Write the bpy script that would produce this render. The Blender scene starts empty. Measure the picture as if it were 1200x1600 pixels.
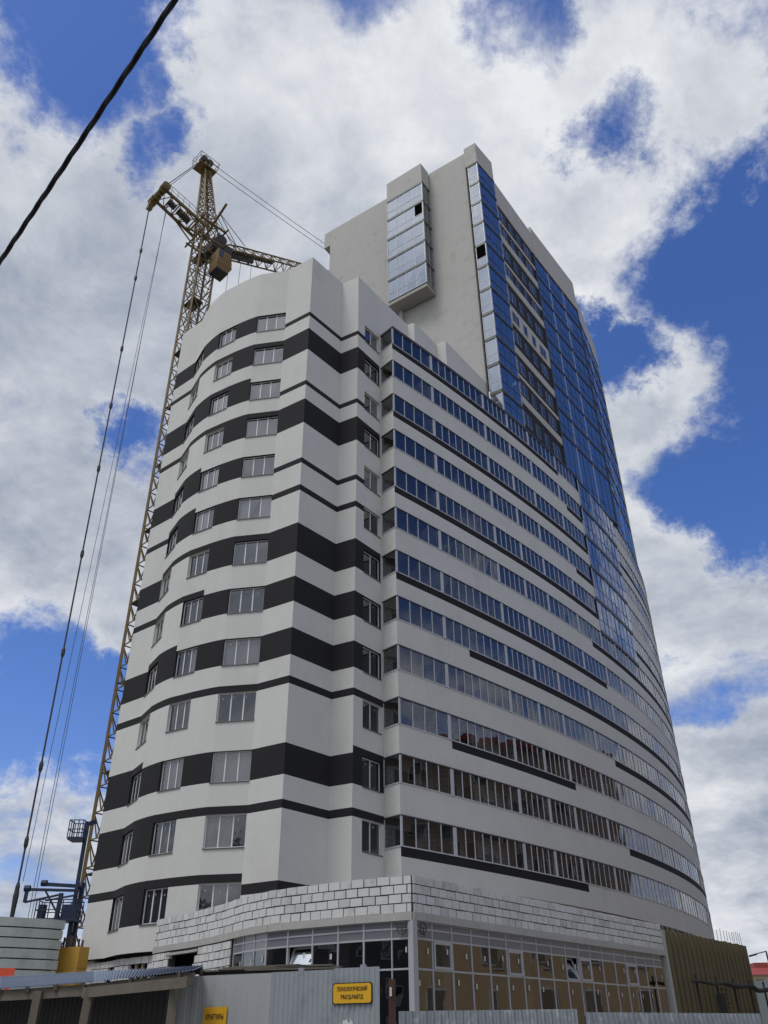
import bpy, math, random
from mathutils import Vector, Matrix, Euler
random.seed(7)
C = bpy.context.scene.collection
S = bpy.context.scene
R = math.radians
V = Vector

# ------------------------------------------------------------------ camera
PITCH, ROLL, FPX = 0.566390, -0.0092606, 1290.0
cam_d = bpy.data.cameras.new('camera')
cam = bpy.data.objects.new('camera', cam_d); C.objects.link(cam)
cam_d.sensor_fit = 'VERTICAL'; cam_d.sensor_height = 24.0; cam_d.sensor_width = 18.0
cam_d.lens = FPX * 24.0 / 1600.0
cam_d.clip_start = 0.1; cam_d.clip_end = 8000
CAMZ = 1.7
cam.matrix_world = (Matrix.Translation((0, 0, CAMZ)) @ Matrix.Rotation(math.pi / 2 + PITCH, 4, 'X')
                    @ Matrix.Rotation(ROLL, 4, 'Z'))
S.camera = cam
S.render.resolution_x = 768; S.render.resolution_y = 1024
S.view_settings.view_transform = 'Standard'; S.view_settings.look = 'None'
S.view_settings.exposure = 0.0; S.view_settings.gamma = 1.0
try:
    S.cycles.max_bounces = 8; S.cycles.transparent_max_bounces = 12; S.cycles.glossy_bounces = 4
    S.cycles.sample_clamp_indirect = 6.0
except Exception:
    pass

# ------------------------------------------------------------------ sun and sky
SUN_DIR = V((-0.36, -0.29, 0.885)).normalized()          # towards the sun, behind thin cloud
SUN_EL = math.asin(SUN_DIR.z); SUN_AZ = math.atan2(SUN_DIR.x, SUN_DIR.y)
sl = bpy.data.lights.new('sun', 'SUN'); sl.energy = 1.5; sl.angle = R(16); sl.color = (1.0, 0.965, 0.90)
so = bpy.data.objects.new('sun', sl); C.objects.link(so)
so.rotation_euler = SUN_DIR.to_track_quat('Z', 'Y').to_euler()
so.location = (-60, -40, 90)

def pixdir(u, v):
    """direction in the world of a place in the sky, given on the 1200 x 1600 survey picture"""
    x = (u - 600) / FPX; y = (800 - v) / FPX
    c, s = math.cos(ROLL), math.sin(ROLL); x, y = c * x - s * y, s * x + c * y
    return V((x, math.cos(PITCH) - y * math.sin(PITCH), math.sin(PITCH) + y * math.cos(PITCH))).normalized()

class NT:
    """small helper to write node trees"""
    def __init__(s, tree): s.t = tree; s.n = tree.nodes; s.l = tree.links
    def new(s, typ, **kw):
        nd = s.n.new(typ)
        for k, v in kw.items(): setattr(nd, k, v)
        return nd
    def put(s, sock, v):
        if isinstance(v, bpy.types.NodeSocket): s.l.new(v, sock)
        else: sock.default_value = v
    def math(s, op, a, b=0.0, c=None, clamp=False):
        nd = s.new('ShaderNodeMath', operation=op, use_clamp=clamp)
        s.put(nd.inputs[0], a); s.put(nd.inputs[1], b)
        if c is not None: s.put(nd.inputs[2], c)
        return nd.outputs[0]
    def vmath(s, op, a, b=None, scale=None):
        nd = s.new('ShaderNodeVectorMath', operation=op)
        s.put(nd.inputs[0], a)
        if b is not None: s.put(nd.inputs[1], b)
        if scale is not None: s.put(nd.inputs['Scale'], scale)
        return nd.outputs['Value'] if op in ('DOT_PRODUCT', 'LENGTH', 'DISTANCE') else nd.outputs['Vector']
    def maprange(s, v, a, b, c, d, smooth=False):
        nd = s.new('ShaderNodeMapRange')
        if smooth: nd.interpolation_type = 'SMOOTHSTEP'
        s.put(nd.inputs[0], v)
        for i, x in enumerate((a, b, c, d)): s.put(nd.inputs[i + 1], x)
        return nd.outputs[0]
    def noise(s, vec, scale, detail=4, rough=0.5, dist=0.0, lac=2.0):
        nd = s.new('ShaderNodeTexNoise')
        if vec is not None: s.l.new(vec, nd.inputs['Vector'])
        nd.inputs['Scale'].default_value = scale; nd.inputs['Detail'].default_value = detail
        nd.inputs['Roughness'].default_value = rough; nd.inputs['Distortion'].default_value = dist
        nd.inputs['Lacunarity'].default_value = lac
        return nd.outputs['Fac']
    def mix(s, f, a, b, blend='MIX'):
        nd = s.new('ShaderNodeMix', data_type='RGBA', blend_type=blend)
        s.put(nd.inputs[0], f); s.put(nd.inputs[6], a); s.put(nd.inputs[7], b)
        return nd.outputs[2]

W = bpy.data.worlds.new('World'); S.world = W; W.use_nodes = True
w = NT(W.node_tree); w.n.clear()
sky = w.new('ShaderNodeTexSky', sky_type='NISHITA', sun_disc=False)
sky.sun_elevation = SUN_EL; sky.sun_rotation = SUN_AZ
sky.altitude = 200; sky.air_density = 1.0; sky.dust_density = 0.6; sky.ozone_density = 2.2
tc = w.new('ShaderNodeTexCoord').outputs['Generated']
sep = w.new('ShaderNodeSeparateXYZ'); w.l.new(tc, sep.inputs[0])
dz = w.math('ADD', w.math('MAXIMUM', sep.outputs[2], 0.0), 0.30)
cmb = w.new('ShaderNodeCombineXYZ')
w.l.new(w.math('DIVIDE', sep.outputs[0], dz), cmb.inputs[0]); w.l.new(w.math('DIVIDE', sep.outputs[1], dz), cmb.inputs[1])
w.l.new(w.math('MULTIPLY', sep.outputs[2], 0.6), cmb.inputs[2])
P = cmb.outputs[0]
# gaps of blue between the clouds: (where, half width in picture units, depth)
GAPS = [(95, 60, 95, .75), (35, 25, 80, .5), (140, 105, 50, .5), (235, 118, 35, .4), (288, 215, 42, .5), (238, 262, 36, .40), (560, 8, 55, .35),
        (810, 0, 70, .5), (1010, 165, 55, .65), (985, 235, 55, .6), (1150, 370, 90, .9), (1185, 420, 140, 1.0), (1090, 475, 62, .75),
        (975, 535, 55, .85), (935, 500, 48, .95), (915, 480, 30, .8), (1195, 590, 90, .85), (1110, 540, 50, .5), (1120, 735, 90, .85), (1195, 800, 95, .9), (1045, 760, 52, .55), (1190, 690, 60, .6),
        (190, 680, 50, .75), (228, 715, 50, .5), (70, 1075, 95, .85), (185, 1060, 60, .8), (130, 1150, 75, .65), (10, 1110, 80, .65),
        (1110, 1088, 50, .5), (1165, 1065, 48, .45), (60, 1185, 55, .4), (40, 1010, 45, .4), (1160, 1230, 80, .15), (10, 1300, 60, .35), (0, 1340, 45, .3)]
CLUMPS = [(1060, 620, 120, .5), (1090, 650, 80, .3), (1010, 860, 90, .5), (1080, 960, 110, .5), (560, 200, 250, .35), (60, 450, 200, .35), (60, 800, 170, .35),
          (1150, 1320, 150, .4), (980, 60, 100, .35), (1120, 130, 100, .45), (1120, 240, 60, .45), (60, 1250, 70, .35), (960, 370, 110, .5), (1050, 290, 70, .45)]
warp = w.new('ShaderNodeTexNoise'); w.l.new(tc, warp.inputs['Vector'])
warp.inputs['Scale'].default_value = 6.0; warp.inputs['Detail'].default_value = 8; warp.inputs['Roughness'].default_value = 0.68
wv = w.vmath('SCALE', w.vmath('SUBTRACT', warp.outputs['Color'], (0.5, 0.5, 0.5)), scale=0.24)
dirw = w.vmath('NORMALIZE', w.vmath('ADD', tc, wv))
acc = None
gap_v = clump_v = None
def blob(dvec, ang, wt, sgn):
    global gap_v, clump_v
    dt = w.vmath('DOT_PRODUCT', dirw, tuple(dvec))
    v = w.maprange(dt, math.cos(ang), 1.0, 0.0, sgn * wt)
    if sgn < 0: gap_v = v if gap_v is None else w.math('MINIMUM', gap_v, v)
    else: clump_v = v if clump_v is None else w.math('MAXIMUM', clump_v, v)
for (u, v, r, wt) in GAPS: blob(pixdir(u, v), 1.75 * r / 1400.0, 1.45 * wt, -1)
for (u, v, r, wt) in CLUMPS: blob(pixdir(u, v), 1.4 * r / 1400.0, wt, 1)
def azel(a, e): return V((math.sin(R(a)) * math.cos(R(e)), math.cos(R(a)) * math.cos(R(e)), math.sin(R(e))))
blob(azel(74, 42), R(32), .92, -1); blob(azel(60, 60), R(24), .5, -1); blob(azel(100, 30), R(24), .6, -1); blob(azel(84, 22), R(16), .35, -1)
blob(azel(-120, 42), R(62), .9, 1); blob(azel(-112, 52), R(25), .8, 1)
big = w.noise(P, 2.2, 10, 0.58, 0.25); fine = w.noise(P, 6.0, 10, 0.66, 0.35)
P2 = w.vmath('ADD', P, (-0.055, -0.02, 0.03))
relief = w.math('SUBTRACT', w.math('ADD', w.math('MULTIPLY', big, 1.6), w.math('MULTIPLY', fine, 1.1)),
                w.math('ADD', w.math('MULTIPLY', w.noise(P2, 2.2, 10, 0.58, 0.25), 1.6), w.math('MULTIPLY', w.noise(P2, 6.0, 10, 0.66, 0.35), 1.1)))
dens = w.math('ADD', w.math('MULTIPLY_ADD', w.math('SUBTRACT', big, 0.5), 1.6, 0.70), w.math('MULTIPLY', w.math('SUBTRACT', fine, 0.5), 1.3))
dens = w.math('ADD', dens, w.math('ADD', gap_v, clump_v))
mask = w.maprange(dens, 0.02, 0.78, 0.0, 1.0, True)
shade = w.noise(w.vmath('ADD', P, (3.1, 7.7, 0.4)), 1.9, 9, 0.60, 0.25)
thick = w.maprange(dens, 0.55, 1.35, 0.0, 1.0, True)
lum = w.maprange(shade, 0.32, 0.66, 0.0, 1.0, True)
lum = w.math('ADD', w.math('MULTIPLY', lum, 0.62), w.math('MULTIPLY_ADD', w.math('SUBTRACT', 1.0, thick), 0.20, 0.12))
lum = w.math('MULTIPLY_ADD', relief, 1.0, lum, clamp=True)
ccol = w.mix(lum, (0.29, 0.34, 0.44, 1), (0.82, 0.84, 0.87, 1))
# the brighter veil round the hidden sun, behind the viewer on the left
glow = w.maprange(w.vmath('DOT_PRODUCT', tc, tuple(SUN_DIR)), math.cos(R(46)), 1.0, 1.0, 2.2, True)
ccol = w.vmath('SCALE', ccol, scale=glow)
# the blue between, from the Sky Texture
hs = w.new('ShaderNodeHueSaturation'); w.l.new(sky.outputs[0], hs.inputs['Color'])
hs.inputs['Saturation'].default_value = 1.20; hs.inputs['Value'].default_value = 0.115
blue = w.mix(1.0, hs.outputs['Color'], (0.98, 0.95, 1.26, 1), 'MULTIPLY')
col = w.mix(mask, blue, ccol)
bg = w.new('ShaderNodeBackground'); w.l.new(col, bg.inputs['Color']); bg.inputs['Strength'].default_value = 1.0
wo = w.new('ShaderNodeOutputWorld'); w.l.new(bg.outputs[0], wo.inputs[0])
try: W.cycles.sampling_method = 'MANUAL'; W.cycles.sample_map_resolution = 512
except Exception: pass

# ------------------------------------------------------------------ materials
def newmat(name):
    m = bpy.data.materials.new(name); m.use_nodes = True
    t = NT(m.node_tree); b = m.node_tree.nodes['Principled BSDF']
    return m, t, b
def surf(name, col, rough=0.7, var=0.10, scale=1.5, bump=0.0, bscale=40, metal=0.0, streak=0.0, spec=None, dirt=None, dirt_scale=0.5, dirt_amt=0.3):
    """painted / rendered / metal surface: mottled colour, vertical rain streaks, fine grain"""
    m, t, b = newmat(name)
    oc = t.new('ShaderNodeTexCoord').outputs['Object']
    n1 = t.noise(oc, scale, 6, 0.6); n2 = t.noise(oc, scale * 9, 4, 0.6)
    f = t.math('ADD', t.math('MULTIPLY', t.math('SUBTRACT', n1, 0.5), 2 * var), t.math('MULTIPLY', t.math('SUBTRACT', n2, 0.5), var))
    if streak:
        mp = t.new('ShaderNodeMapping'); t.l.new(oc, mp.inputs[0]); mp.inputs['Scale'].default_value = (3.0, 3.0, 0.12)
        f = t.math('ADD', f, t.math('MULTIPLY', t.math('SUBTRACT', t.noise(mp.outputs[0], 1.0, 5, 0.65), 0.5), 2 * streak))
    g = t.math('ADD', 1.0, f)
    c = t.vmath('SCALE', (col[0], col[1], col[2]), scale=g)
    if dirt:
        d = t.maprange(t.noise(oc, dirt_scale, 7, 0.68), 0.50, 0.72, 0.0, dirt_amt, True)
        c = t.mix(d, c, (dirt[0], dirt[1], dirt[2], 1))
    t.l.new(c, b.inputs['Base Color'])
    b.inputs['Roughness'].default_value = rough; b.inputs['Metallic'].default_value = metal
    if spec is not None: b.inputs['Specular IOR Level'].default_value = spec
    if bump:
        bp = t.new('ShaderNodeBump'); bp.inputs['Strength'].default_value = bump; bp.inputs['Distance'].default_value = 0.01
        t.l.new(t.noise(oc, bscale, 5, 0.65), bp.inputs['Height']); t.l.new(bp.outputs[0], b.inputs['Normal'])
    return m
def glass_dark(name, col=(0.012, 0.014, 0.018), ior=2.1, rough=0.015):
    m, t, b = newmat(name)
    b.inputs['Base Color'].default_value = (*col, 1); b.inputs['Roughness'].default_value = rough; b.inputs['IOR'].default_value = ior
    oc = t.new('ShaderNodeTexCoord').outputs['Object']
    bp = t.new('ShaderNodeBump'); bp.inputs['Strength'].default_value = 0.05; bp.inputs['Distance'].default_value = 0.02
    t.l.new(t.noise(oc, 0.9, 2, 0.5), bp.inputs['Height']); t.l.new(bp.outputs[0], b.inputs['Normal'])
    return m
def glass_clear(name, tint=(0.45, 0.48, 0.52), base=0.10, ior=1.6, refl=(0.95, 0.97, 1.0)):
    """coated single glazing: part mirror, part look-through"""
    m, t, b = newmat(name); t.n.remove(b)
    out = [n for n in t.n if n.type == 'OUTPUT_MATERIAL'][0]
    tr = t.new('ShaderNodeBsdfTransparent'); tr.inputs[0].default_value = (*tint, 1)
    gl = t.new('ShaderNodeBsdfGlossy'); gl.inputs['Color'].default_value = (*refl, 1); gl.inputs['Roughness'].default_value = 0.012
    oc = t.new('ShaderNodeTexCoord').outputs['Object']
    bp = t.new('ShaderNodeBump'); bp.inputs['Strength'].default_value = 0.05; bp.inputs['Distance'].default_value = 0.02
    t.l.new(t.noise(oc, 0.8, 2, 0.5), bp.inputs['Height']); t.l.new(bp.outputs[0], gl.inputs['Normal'])
    fr = t.new('ShaderNodeFresnel'); fr.inputs['IOR'].default_value = ior
    fac = t.math('ADD', t.math('MULTIPLY', fr.outputs[0], 1.0 - base), base, clamp=True)
    mx = t.new('ShaderNodeMixShader'); t.l.new(fac, mx.inputs[0]); t.l.new(tr.outputs[0], mx.inputs[1]); t.l.new(gl.outputs[0], mx.inputs[2])
    t.l.new(mx.outputs[0], out.inputs['Surface'])
    return m
def blockmat(name, c1, c2, mortar, bw, bh, ms, rough=0.85):
    """masonry laid out in metres on the uv map"""
    m, t, b = newmat(name)
    uv = t.new('ShaderNodeUVMap').outputs[0]
    br = t.new('ShaderNodeTexBrick'); t.l.new(uv, br.inputs['Vector'])
    br.inputs['Color1'].default_value = (*c1, 1); br.inputs['Color2'].default_value = (*c2, 1); br.inputs['Mortar'].default_value = (*mortar, 1)
    br.inputs['Scale'].default_value = 1.0; br.inputs['Mortar Size'].default_value = ms; br.inputs['Brick Width'].default_value = bw; br.inputs['Row Height'].default_value = bh
    br.inputs['Bias'].default_value = 0.0
    oc = t.new('ShaderNodeTexCoord').outputs['Object']
    g = t.math('ADD', 0.85, t.math('MULTIPLY', t.noise(oc, 3.0, 6, 0.65), 0.3))
    c = t.vmath('SCALE', br.outputs['Color'], scale=g)
    t.l.new(c, b.inputs['Base Color']); b.inputs['Roughness'].default_value = rough
    bp = t.new('ShaderNodeBump'); bp.inputs['Strength'].default_value = 0.4; bp.inputs['Distance'].default_value = 0.01
    t.l.new(t.math('SUBTRACT', 1.0, br.outputs['Fac']), bp.inputs['Height']); t.l.new(bp.outputs[0], b.inputs['Normal'])
    return m

M = {}
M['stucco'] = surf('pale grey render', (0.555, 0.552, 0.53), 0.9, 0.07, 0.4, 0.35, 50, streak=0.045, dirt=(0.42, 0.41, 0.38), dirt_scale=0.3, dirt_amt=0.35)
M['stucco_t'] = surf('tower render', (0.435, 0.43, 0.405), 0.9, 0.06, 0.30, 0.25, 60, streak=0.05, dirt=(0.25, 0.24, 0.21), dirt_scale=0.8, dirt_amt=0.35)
M['dark'] = surf('charcoal render', (0.018, 0.018, 0.020), 0.85, 0.10, 0.8, 0.2, 60, spec=0.25)
M['dark2'] = surf('charcoal panel', (0.020, 0.019, 0.020), 0.7, 0.15, 1.0, 0.1, 60, spec=0.3)
M['pvc'] = surf('white window profile', (0.62, 0.63, 0.65), 0.45, 0.04, 2.0)
M['alu'] = surf('grey aluminium profile', (0.40, 0.41, 0.44), 0.40, 0.06, 2.0, metal=0.2)
M['frame'] = surf('pale grey aluminium profile', (0.46, 0.465, 0.49), 0.5, 0.06, 2.0)
M['aludark'] = surf('dark aluminium profile', (0.045, 0.048, 0.055), 0.45, 0.08, 2.0)
M['sill'] = surf('zinc sill', (0.12, 0.12, 0.125), 0.5, 0.08, 2.0, metal=0.3)
M['glassw'] = glass_dark('window glass', (0.016, 0.018, 0.024), 2.2)
M['glassb'] = glass_clear('balcony glass', (0.62, 0.63, 0.65), 0.05, 1.62)
M['glassc'] = glass_clear('curtain glass', (0.20, 0.22, 0.26), 0.25, 1.8, (0.90, 0.94, 1.0))
M['glassm'] = glass_clear('bright tilted pane', (0.5, 0.5, 0.5), 0.72, 1.7)
M['glassp'] = glass_clear('shop glass', (0.55, 0.54, 0.52), 0.13, 1.65)
M['glassl'] = glass_dark('loggia window glass', (0.02, 0.02, 0.022), 1.6, 0.03)
M['glassfilm'] = glass_dark('window glass with film', (0.13, 0.135, 0.145), 2.1, 0.06)
M['spandrelglass'] = glass_dark('grey spandrel glass', (0.16, 0.17, 0.19), 1.6, 0.12)
M['balin'] = blockmat('balcony block wall', (0.56, 0.54, 0.50), (0.64, 0.61, 0.57), (0.28, 0.27, 0.26), 0.6, 0.25, 0.012)
M['slab'] = surf('cast concrete', (0.33, 0.32, 0.30), 0.9, 0.12, 1.2, 0.3, 30)
M['conc'] = surf('rough concrete beam', (0.36, 0.355, 0.34), 0.92, 0.16, 1.3, 0.5, 25, streak=0.12)
M['roof'] = surf('roof felt', (0.10, 0.10, 0.10), 0.95)
M['block'] = surf('aerated block', (0.56, 0.56, 0.56), 0.95, 0.09, 1.7, 0.5, 45)
M['block2'] = surf('aerated block dull', (0.53, 0.53, 0.525), 0.95, 0.12, 1.7, 0.5, 45, dirt=(0.25, 0.24, 0.22), dirt_scale=2.5, dirt_amt=0.5)
M['block3'] = surf('aerated block weathered', (0.48, 0.48, 0.475), 0.95, 0.14, 1.7, 0.5, 45, dirt=(0.2, 0.2, 0.19), dirt_scale=2.0, dirt_amt=0.6)
M['mortar'] = surf('block joint', (0.055, 0.055, 0.055), 0.95, 0.2, 4)
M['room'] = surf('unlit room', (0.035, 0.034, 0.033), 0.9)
M['void'] = surf('painted void', (0.004, 0.004, 0.004), 1.0, 0.0, spec=0.0)  # black colour stands in for the darkness behind a missing sash
M['sticker'] = surf('white glass label', (0.48, 0.48, 0.47), 0.6)
M['olive'] = surf('mineral wool board', (0.125, 0.103, 0.058), 0.95, 0.18, 1.4, 0.6, 40, streak=0.16)
M['steel'] = surf('bare rebar', (0.30, 0.30, 0.31), 0.5, 0.15, 5, metal=0.6)
M['cyellow'] = surf('worn backlit crane paint', (0.155, 0.10, 0.024), 0.6, 0.25, 1.2, 0.1, 40, dirt=(0.03, 0.018, 0.012), dirt_scale=1.2, dirt_amt=0.85)  # worn paint, with base and dirt also darkened because the crane stands backlit
M['cdark'] = surf('greasy steel', (0.035, 0.030, 0.026), 0.6, 0.25, 3)
M['cab'] = surf('rusty cab panel', (0.17, 0.095, 0.024), 0.65, 0.3, 1.6, 0.1, 40, streak=0.3)
M['rope'] = surf('steel rope', (0.045, 0.045, 0.048), 0.5, 0.2, 8, metal=0.4)
M['blue'] = surf('blue enamel', (0.010, 0.021, 0.062), 0.5, 0.18, 2.0, dirt=(0.02, 0.02, 0.03), dirt_scale=1.5, dirt_amt=0.5)
M['ballast'] = surf('ballast concrete', (0.40, 0.43, 0.41), 0.9, 0.14, 1.0, 0.4, 30, streak=0.15, dirt=(0.16, 0.16, 0.14), dirt_scale=1.1, dirt_amt=0.4)
M['ballrust'] = surf('rust stained ballast', (0.27, 0.21, 0.12), 0.9, 0.2, 1.5, 0.4, 30)
M['mustard'] = surf('mustard enamel', (0.42, 0.24, 0.035), 0.55, 0.12, 1.2, streak=0.12)
M['orange'] = surf('red banner cloth', (0.72, 0.09, 0.035), 0.7, 0.06)
M['fence'] = surf('galvanised profiled sheet', (0.31, 0.335, 0.365), 0.5, 0.10, 1.2, metal=0.25, streak=0.14, dirt=(0.17, 0.17, 0.17), dirt_scale=2.2, dirt_amt=0.5)
M['fencepale'] = surf('matt grey profiled sheet', (0.355, 0.37, 0.385), 0.6, 0.07, 1.2, metal=0.15, streak=0.10)
M['fenceold'] = surf('peeling profiled sheet', (0.26, 0.285, 0.31), 0.5, 0.14, 1.5, metal=0.35, streak=0.2, dirt=(0.60, 0.62, 0.64), dirt_scale=5.0, dirt_amt=0.7)
M['fenceshade'] = surf('sheet darkened for shade', (0.055, 0.055, 0.058), 0.7, 0.2, 1.0, streak=0.2)  # the shade under the canopy is put into this sheet colour
M['roofblue'] = surf('blue roofing sheet', (0.20, 0.245, 0.33), 0.5, 0.10, 1.5, metal=0.2, streak=0.1)
M['wood'] = surf('weathered plank', (0.13, 0.115, 0.095), 0.9, 0.25, 2.5, 0.4, 30, streak=0.3)
M['woodpale'] = surf('pale batten', (0.40, 0.33, 0.22), 0.85, 0.2, 2.5)
M['rust'] = surf('rusty steel post', (0.060, 0.022, 0.015), 0.75, 0.35, 4.0, 0.2, 40, dirt=(0.02, 0.012, 0.010), dirt_scale=3, dirt_amt=0.7)
M['signy'] = surf('yellow sign paint', (0.66, 0.36, 0.012), 0.5, 0.07, 3.0)
M['ink'] = surf('black lettering', (0.012, 0.011, 0.010), 0.6)
M['paper'] = surf('torn white poster', (0.55, 0.55, 0.55), 0.8, 0.15, 8)
M['cable'] = surf('black cable sheath', (0.010, 0.010, 0.011), 0.6, 0.1, 8)
M['black'] = surf('black pipe wrap', (0.012, 0.012, 0.013), 0.8, 0.3, 4)
M['brownbrick'] = blockmat('brown brick', (0.20, 0.135, 0.105), (0.26, 0.175, 0.14), (0.27, 0.24, 0.22), 0.25, 0.075, 0.01)
M['greybrick'] = blockmat('grey brick', (0.10, 0.095, 0.09), (0.14, 0.13, 0.12), (0.12, 0.12, 0.12), 0.25, 0.075, 0.01)
M['orangewall'] = surf('ochre render', (0.56, 0.40, 0.25), 0.9, 0.12, 0.5, 0.2, 50)
M['redroof'] = surf('red roofing', (0.26, 0.04, 0.04), 0.6, 0.1, 0.3)
M['cream'] = surf('cream render', (0.55, 0.45, 0.32), 0.9, 0.05)
M['greywall'] = surf('grey panel wall', (0.36, 0.42, 0.43), 0.7, 0.06)
M['curtain'] = surf('drawn curtain', (0.20, 0.165, 0.13), 0.7, 0.2, 1.0)
M['bark'] = surf('bark', (0.05, 0.04, 0.03), 0.95)
M['leaf'] = surf('leaves', (0.045, 0.075, 0.02), 0.7, 0.4, 1.0)

# ------------------------------------------------------------------ mesh helpers
class MB:
    def __init__(s): s.v = []; s.f = []; s.m = []; s.uv = []
    def face(s, pts, mi=0, uv=None):
        i = len(s.v); s.v += [tuple(p) for p in pts]; s.f.append(tuple(range(i, i + len(pts)))); s.m.append(mi)
        s.uv += uv if uv else [(0.0, 0.0)] * len(pts)
    def wall(s, p, q, z0, z1, mi=0, u0=0.0):
        L = (V(q) - V(p)).length
        s.face([(p[0], p[1], z0), (q[0], q[1], z0), (q[0], q[1], z1), (p[0], p[1], z1)], mi, [(u0, z0), (u0 + L, z0), (u0 + L, z1), (u0, z1)])
    def box8(s, b, t, mi=0):
        """b, t: four bottom and four top points, anticlockwise from above"""
        s.face(b[::-1], mi); s.face(t, mi)
        for i in range(4):
            j = (i + 1) % 4; L = (V(b[j]) - V(b[i])).length; z0 = b[i][2]; z1 = t[i][2]
            s.face([b[i], b[j], t[j], t[i]], mi, [(0, z0), (L, z0), (L, z1), (0, z1)])
    def prism(s, poly, z0, z1, mi=0, cap=True):
        n = len(poly)
        if cap:
            s.face([(p[0], p[1], z1) for p in poly], mi); s.face([(p[0], p[1], z0) for p in poly][::-1], mi)
        u = 0
        for i in range(n):
            p, q = poly[i], poly[(i + 1) % n]; s.wall(p, q, z0, z1, mi, u); u += (V(q) - V(p)).length
    def slabbox(s, p, q, out0, out1, z0, z1, mi=0):
        """box along plan line p-q (left to right), from out0 to out1 metres in front of it"""
        p = V(p[:2]); q = V(q[:2]); d = (q - p).normalized(); n = V((d.y, -d.x))
        a, b, c, e = p + n * out1, q + n * out1, q + n * out0, p + n * out0
        s.box8([(k.x, k.y, z0) for k in (a, b, c, e)], [(k.x, k.y, z1) for k in (a, b, c, e)], mi)
    def bar(s, a, b, w=0.1, h=None, mi=0):
        a = V(a); b = V(b); d = b - a
        if d.length < 1e-6: return
        d.normalize(); up = V((0, 0, 1)) if abs(d.z) < 0.95 else V((1, 0, 0))
        x = d.cross(up).normalized(); y = x.cross(d).normalized(); h = h or w
        o = [(-x * w / 2 - y * h / 2), (x * w / 2 - y * h / 2), (x * w / 2 + y * h / 2), (-x * w / 2 + y * h / 2)]
        A = [a + k for k in o]; B = [b + k for k in o]
        for i in range(4): s.face([A[i], A[(i + 1) % 4], B[(i + 1) % 4], B[i]], mi)
        s.face(A[::-1], mi); s.face(B, mi)
    def tube(s, pts, r, n=6, mi=0):
        pts = [V(p) for p in pts]; rings = []
        for i, p in enumerate(pts):
            d = (pts[min(i + 1, len(pts) - 1)] - pts[max(i - 1, 0)]).normalized()
            up = V((0, 0, 1)) if abs(d.z) < 0.9 else V((1, 0, 0))
            x = d.cross(up).normalized(); y = x.cross(d)
            rr = r[i] if isinstance(r, (list, tuple)) else r
            rings.append([p + (x * math.cos(2 * math.pi * k / n) + y * math.sin(2 * math.pi * k / n)) * rr for k in range(n)])
        for a, b in zip(rings, rings[1:]):
            for k in range(n): s.face([a[k], a[(k + 1) % n], b[(k + 1) % n], b[k]], mi)
        s.face(rings[0][::-1], mi); s.face(rings[-1], mi)
    def build(s, name, mats, parent=None, smooth=False):
        if not s.f: raise Exception("empty " + name)
        me = bpy.data.meshes.new(name); me.from_pydata(s.v, [], s.f)
        for k in (mats if isinstance(mats, (list, tuple)) else [mats]): me.materials.append(M[k] if isinstance(k, str) else k)
        me.polygons.foreach_set('material_index', s.m)
        uvl = me.uv_layers.new(name='UVMap'); uvl.data.foreach_set('uv', [c for p in s.uv for c in p])
        if smooth: me.polygons.foreach_set('use_smooth', [True] * len(s.f))
        me.update()
        o = bpy.data.objects.new(name, me); C.objects.link(o)
        if parent:
            o.parent = parent
            o.matrix_parent_inverse = wm(parent).inverted()
        return o
def wm(o):
    m = Matrix.LocRotScale(o.location, o.rotation_euler, o.scale)
    return wm(o.parent) @ o.matrix_parent_inverse @ m if o.parent else m
def thing(name, label, cat, loc=(0, 0, 0), rz=0.0, group=None):
    o = bpy.data.objects.new(name, None); C.objects.link(o); o.location = loc; o.rotation_euler = (0, 0, rz); o.empty_display_size = 0.5
    return tag(o, label, cat, group)
def tag(o, label, cat, group=None):
    o['label'] = label; o['category'] = cat
    if group: o['group'] = group
    return o
def structure(o): o['kind'] = 'structure'; return o
def lerp(p, q, t): return (p[0] + (q[0] - p[0]) * t, p[1] + (q[1] - p[1]) * t)
def dist(p, q): return math.hypot(q[0] - p[0], q[1] - p[1])
def outn(p, q):
    d = V((q[0] - p[0], q[1] - p[1])).normalized(); return V((d.y, -d.x))

# ------------------------------------------------------------------ ground
g = MB(); g.face([(-2500, -2500, 0), (2500, -2500, 0), (2500, 4000, 0), (-2500, 4000, 0)])
M['earth'] = surf('dusty ground', (0.20, 0.185, 0.16), 0.95, 0.2, 0.15, 0.4, 12)
structure(g.build('ground', 'earth'))
g = MB(); g.face([(-60, -9, 0.004), (70, -9, 0.004), (70, 5.5, 0.004), (-60, 5.5, 0.004)])
M['asphalt'] = surf('asphalt', (0.055, 0.055, 0.056), 0.9, 0.15, 0.6, 0.5, 60)
structure(g.build('road', 'asphalt'))

# ================================================================== THE APARTMENT TOWER
SILL = lambda k: 3.1462 + 3.0 * k            # window sill of storey k
RIB = 0.294                                  # balcony glazing stands this much higher
apt = thing('apartment_tower', 'tall grey and charcoal banded apartment block with curved front and glazed balconies', 'apartment building', (-4.8, 39.2, 0))

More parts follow.
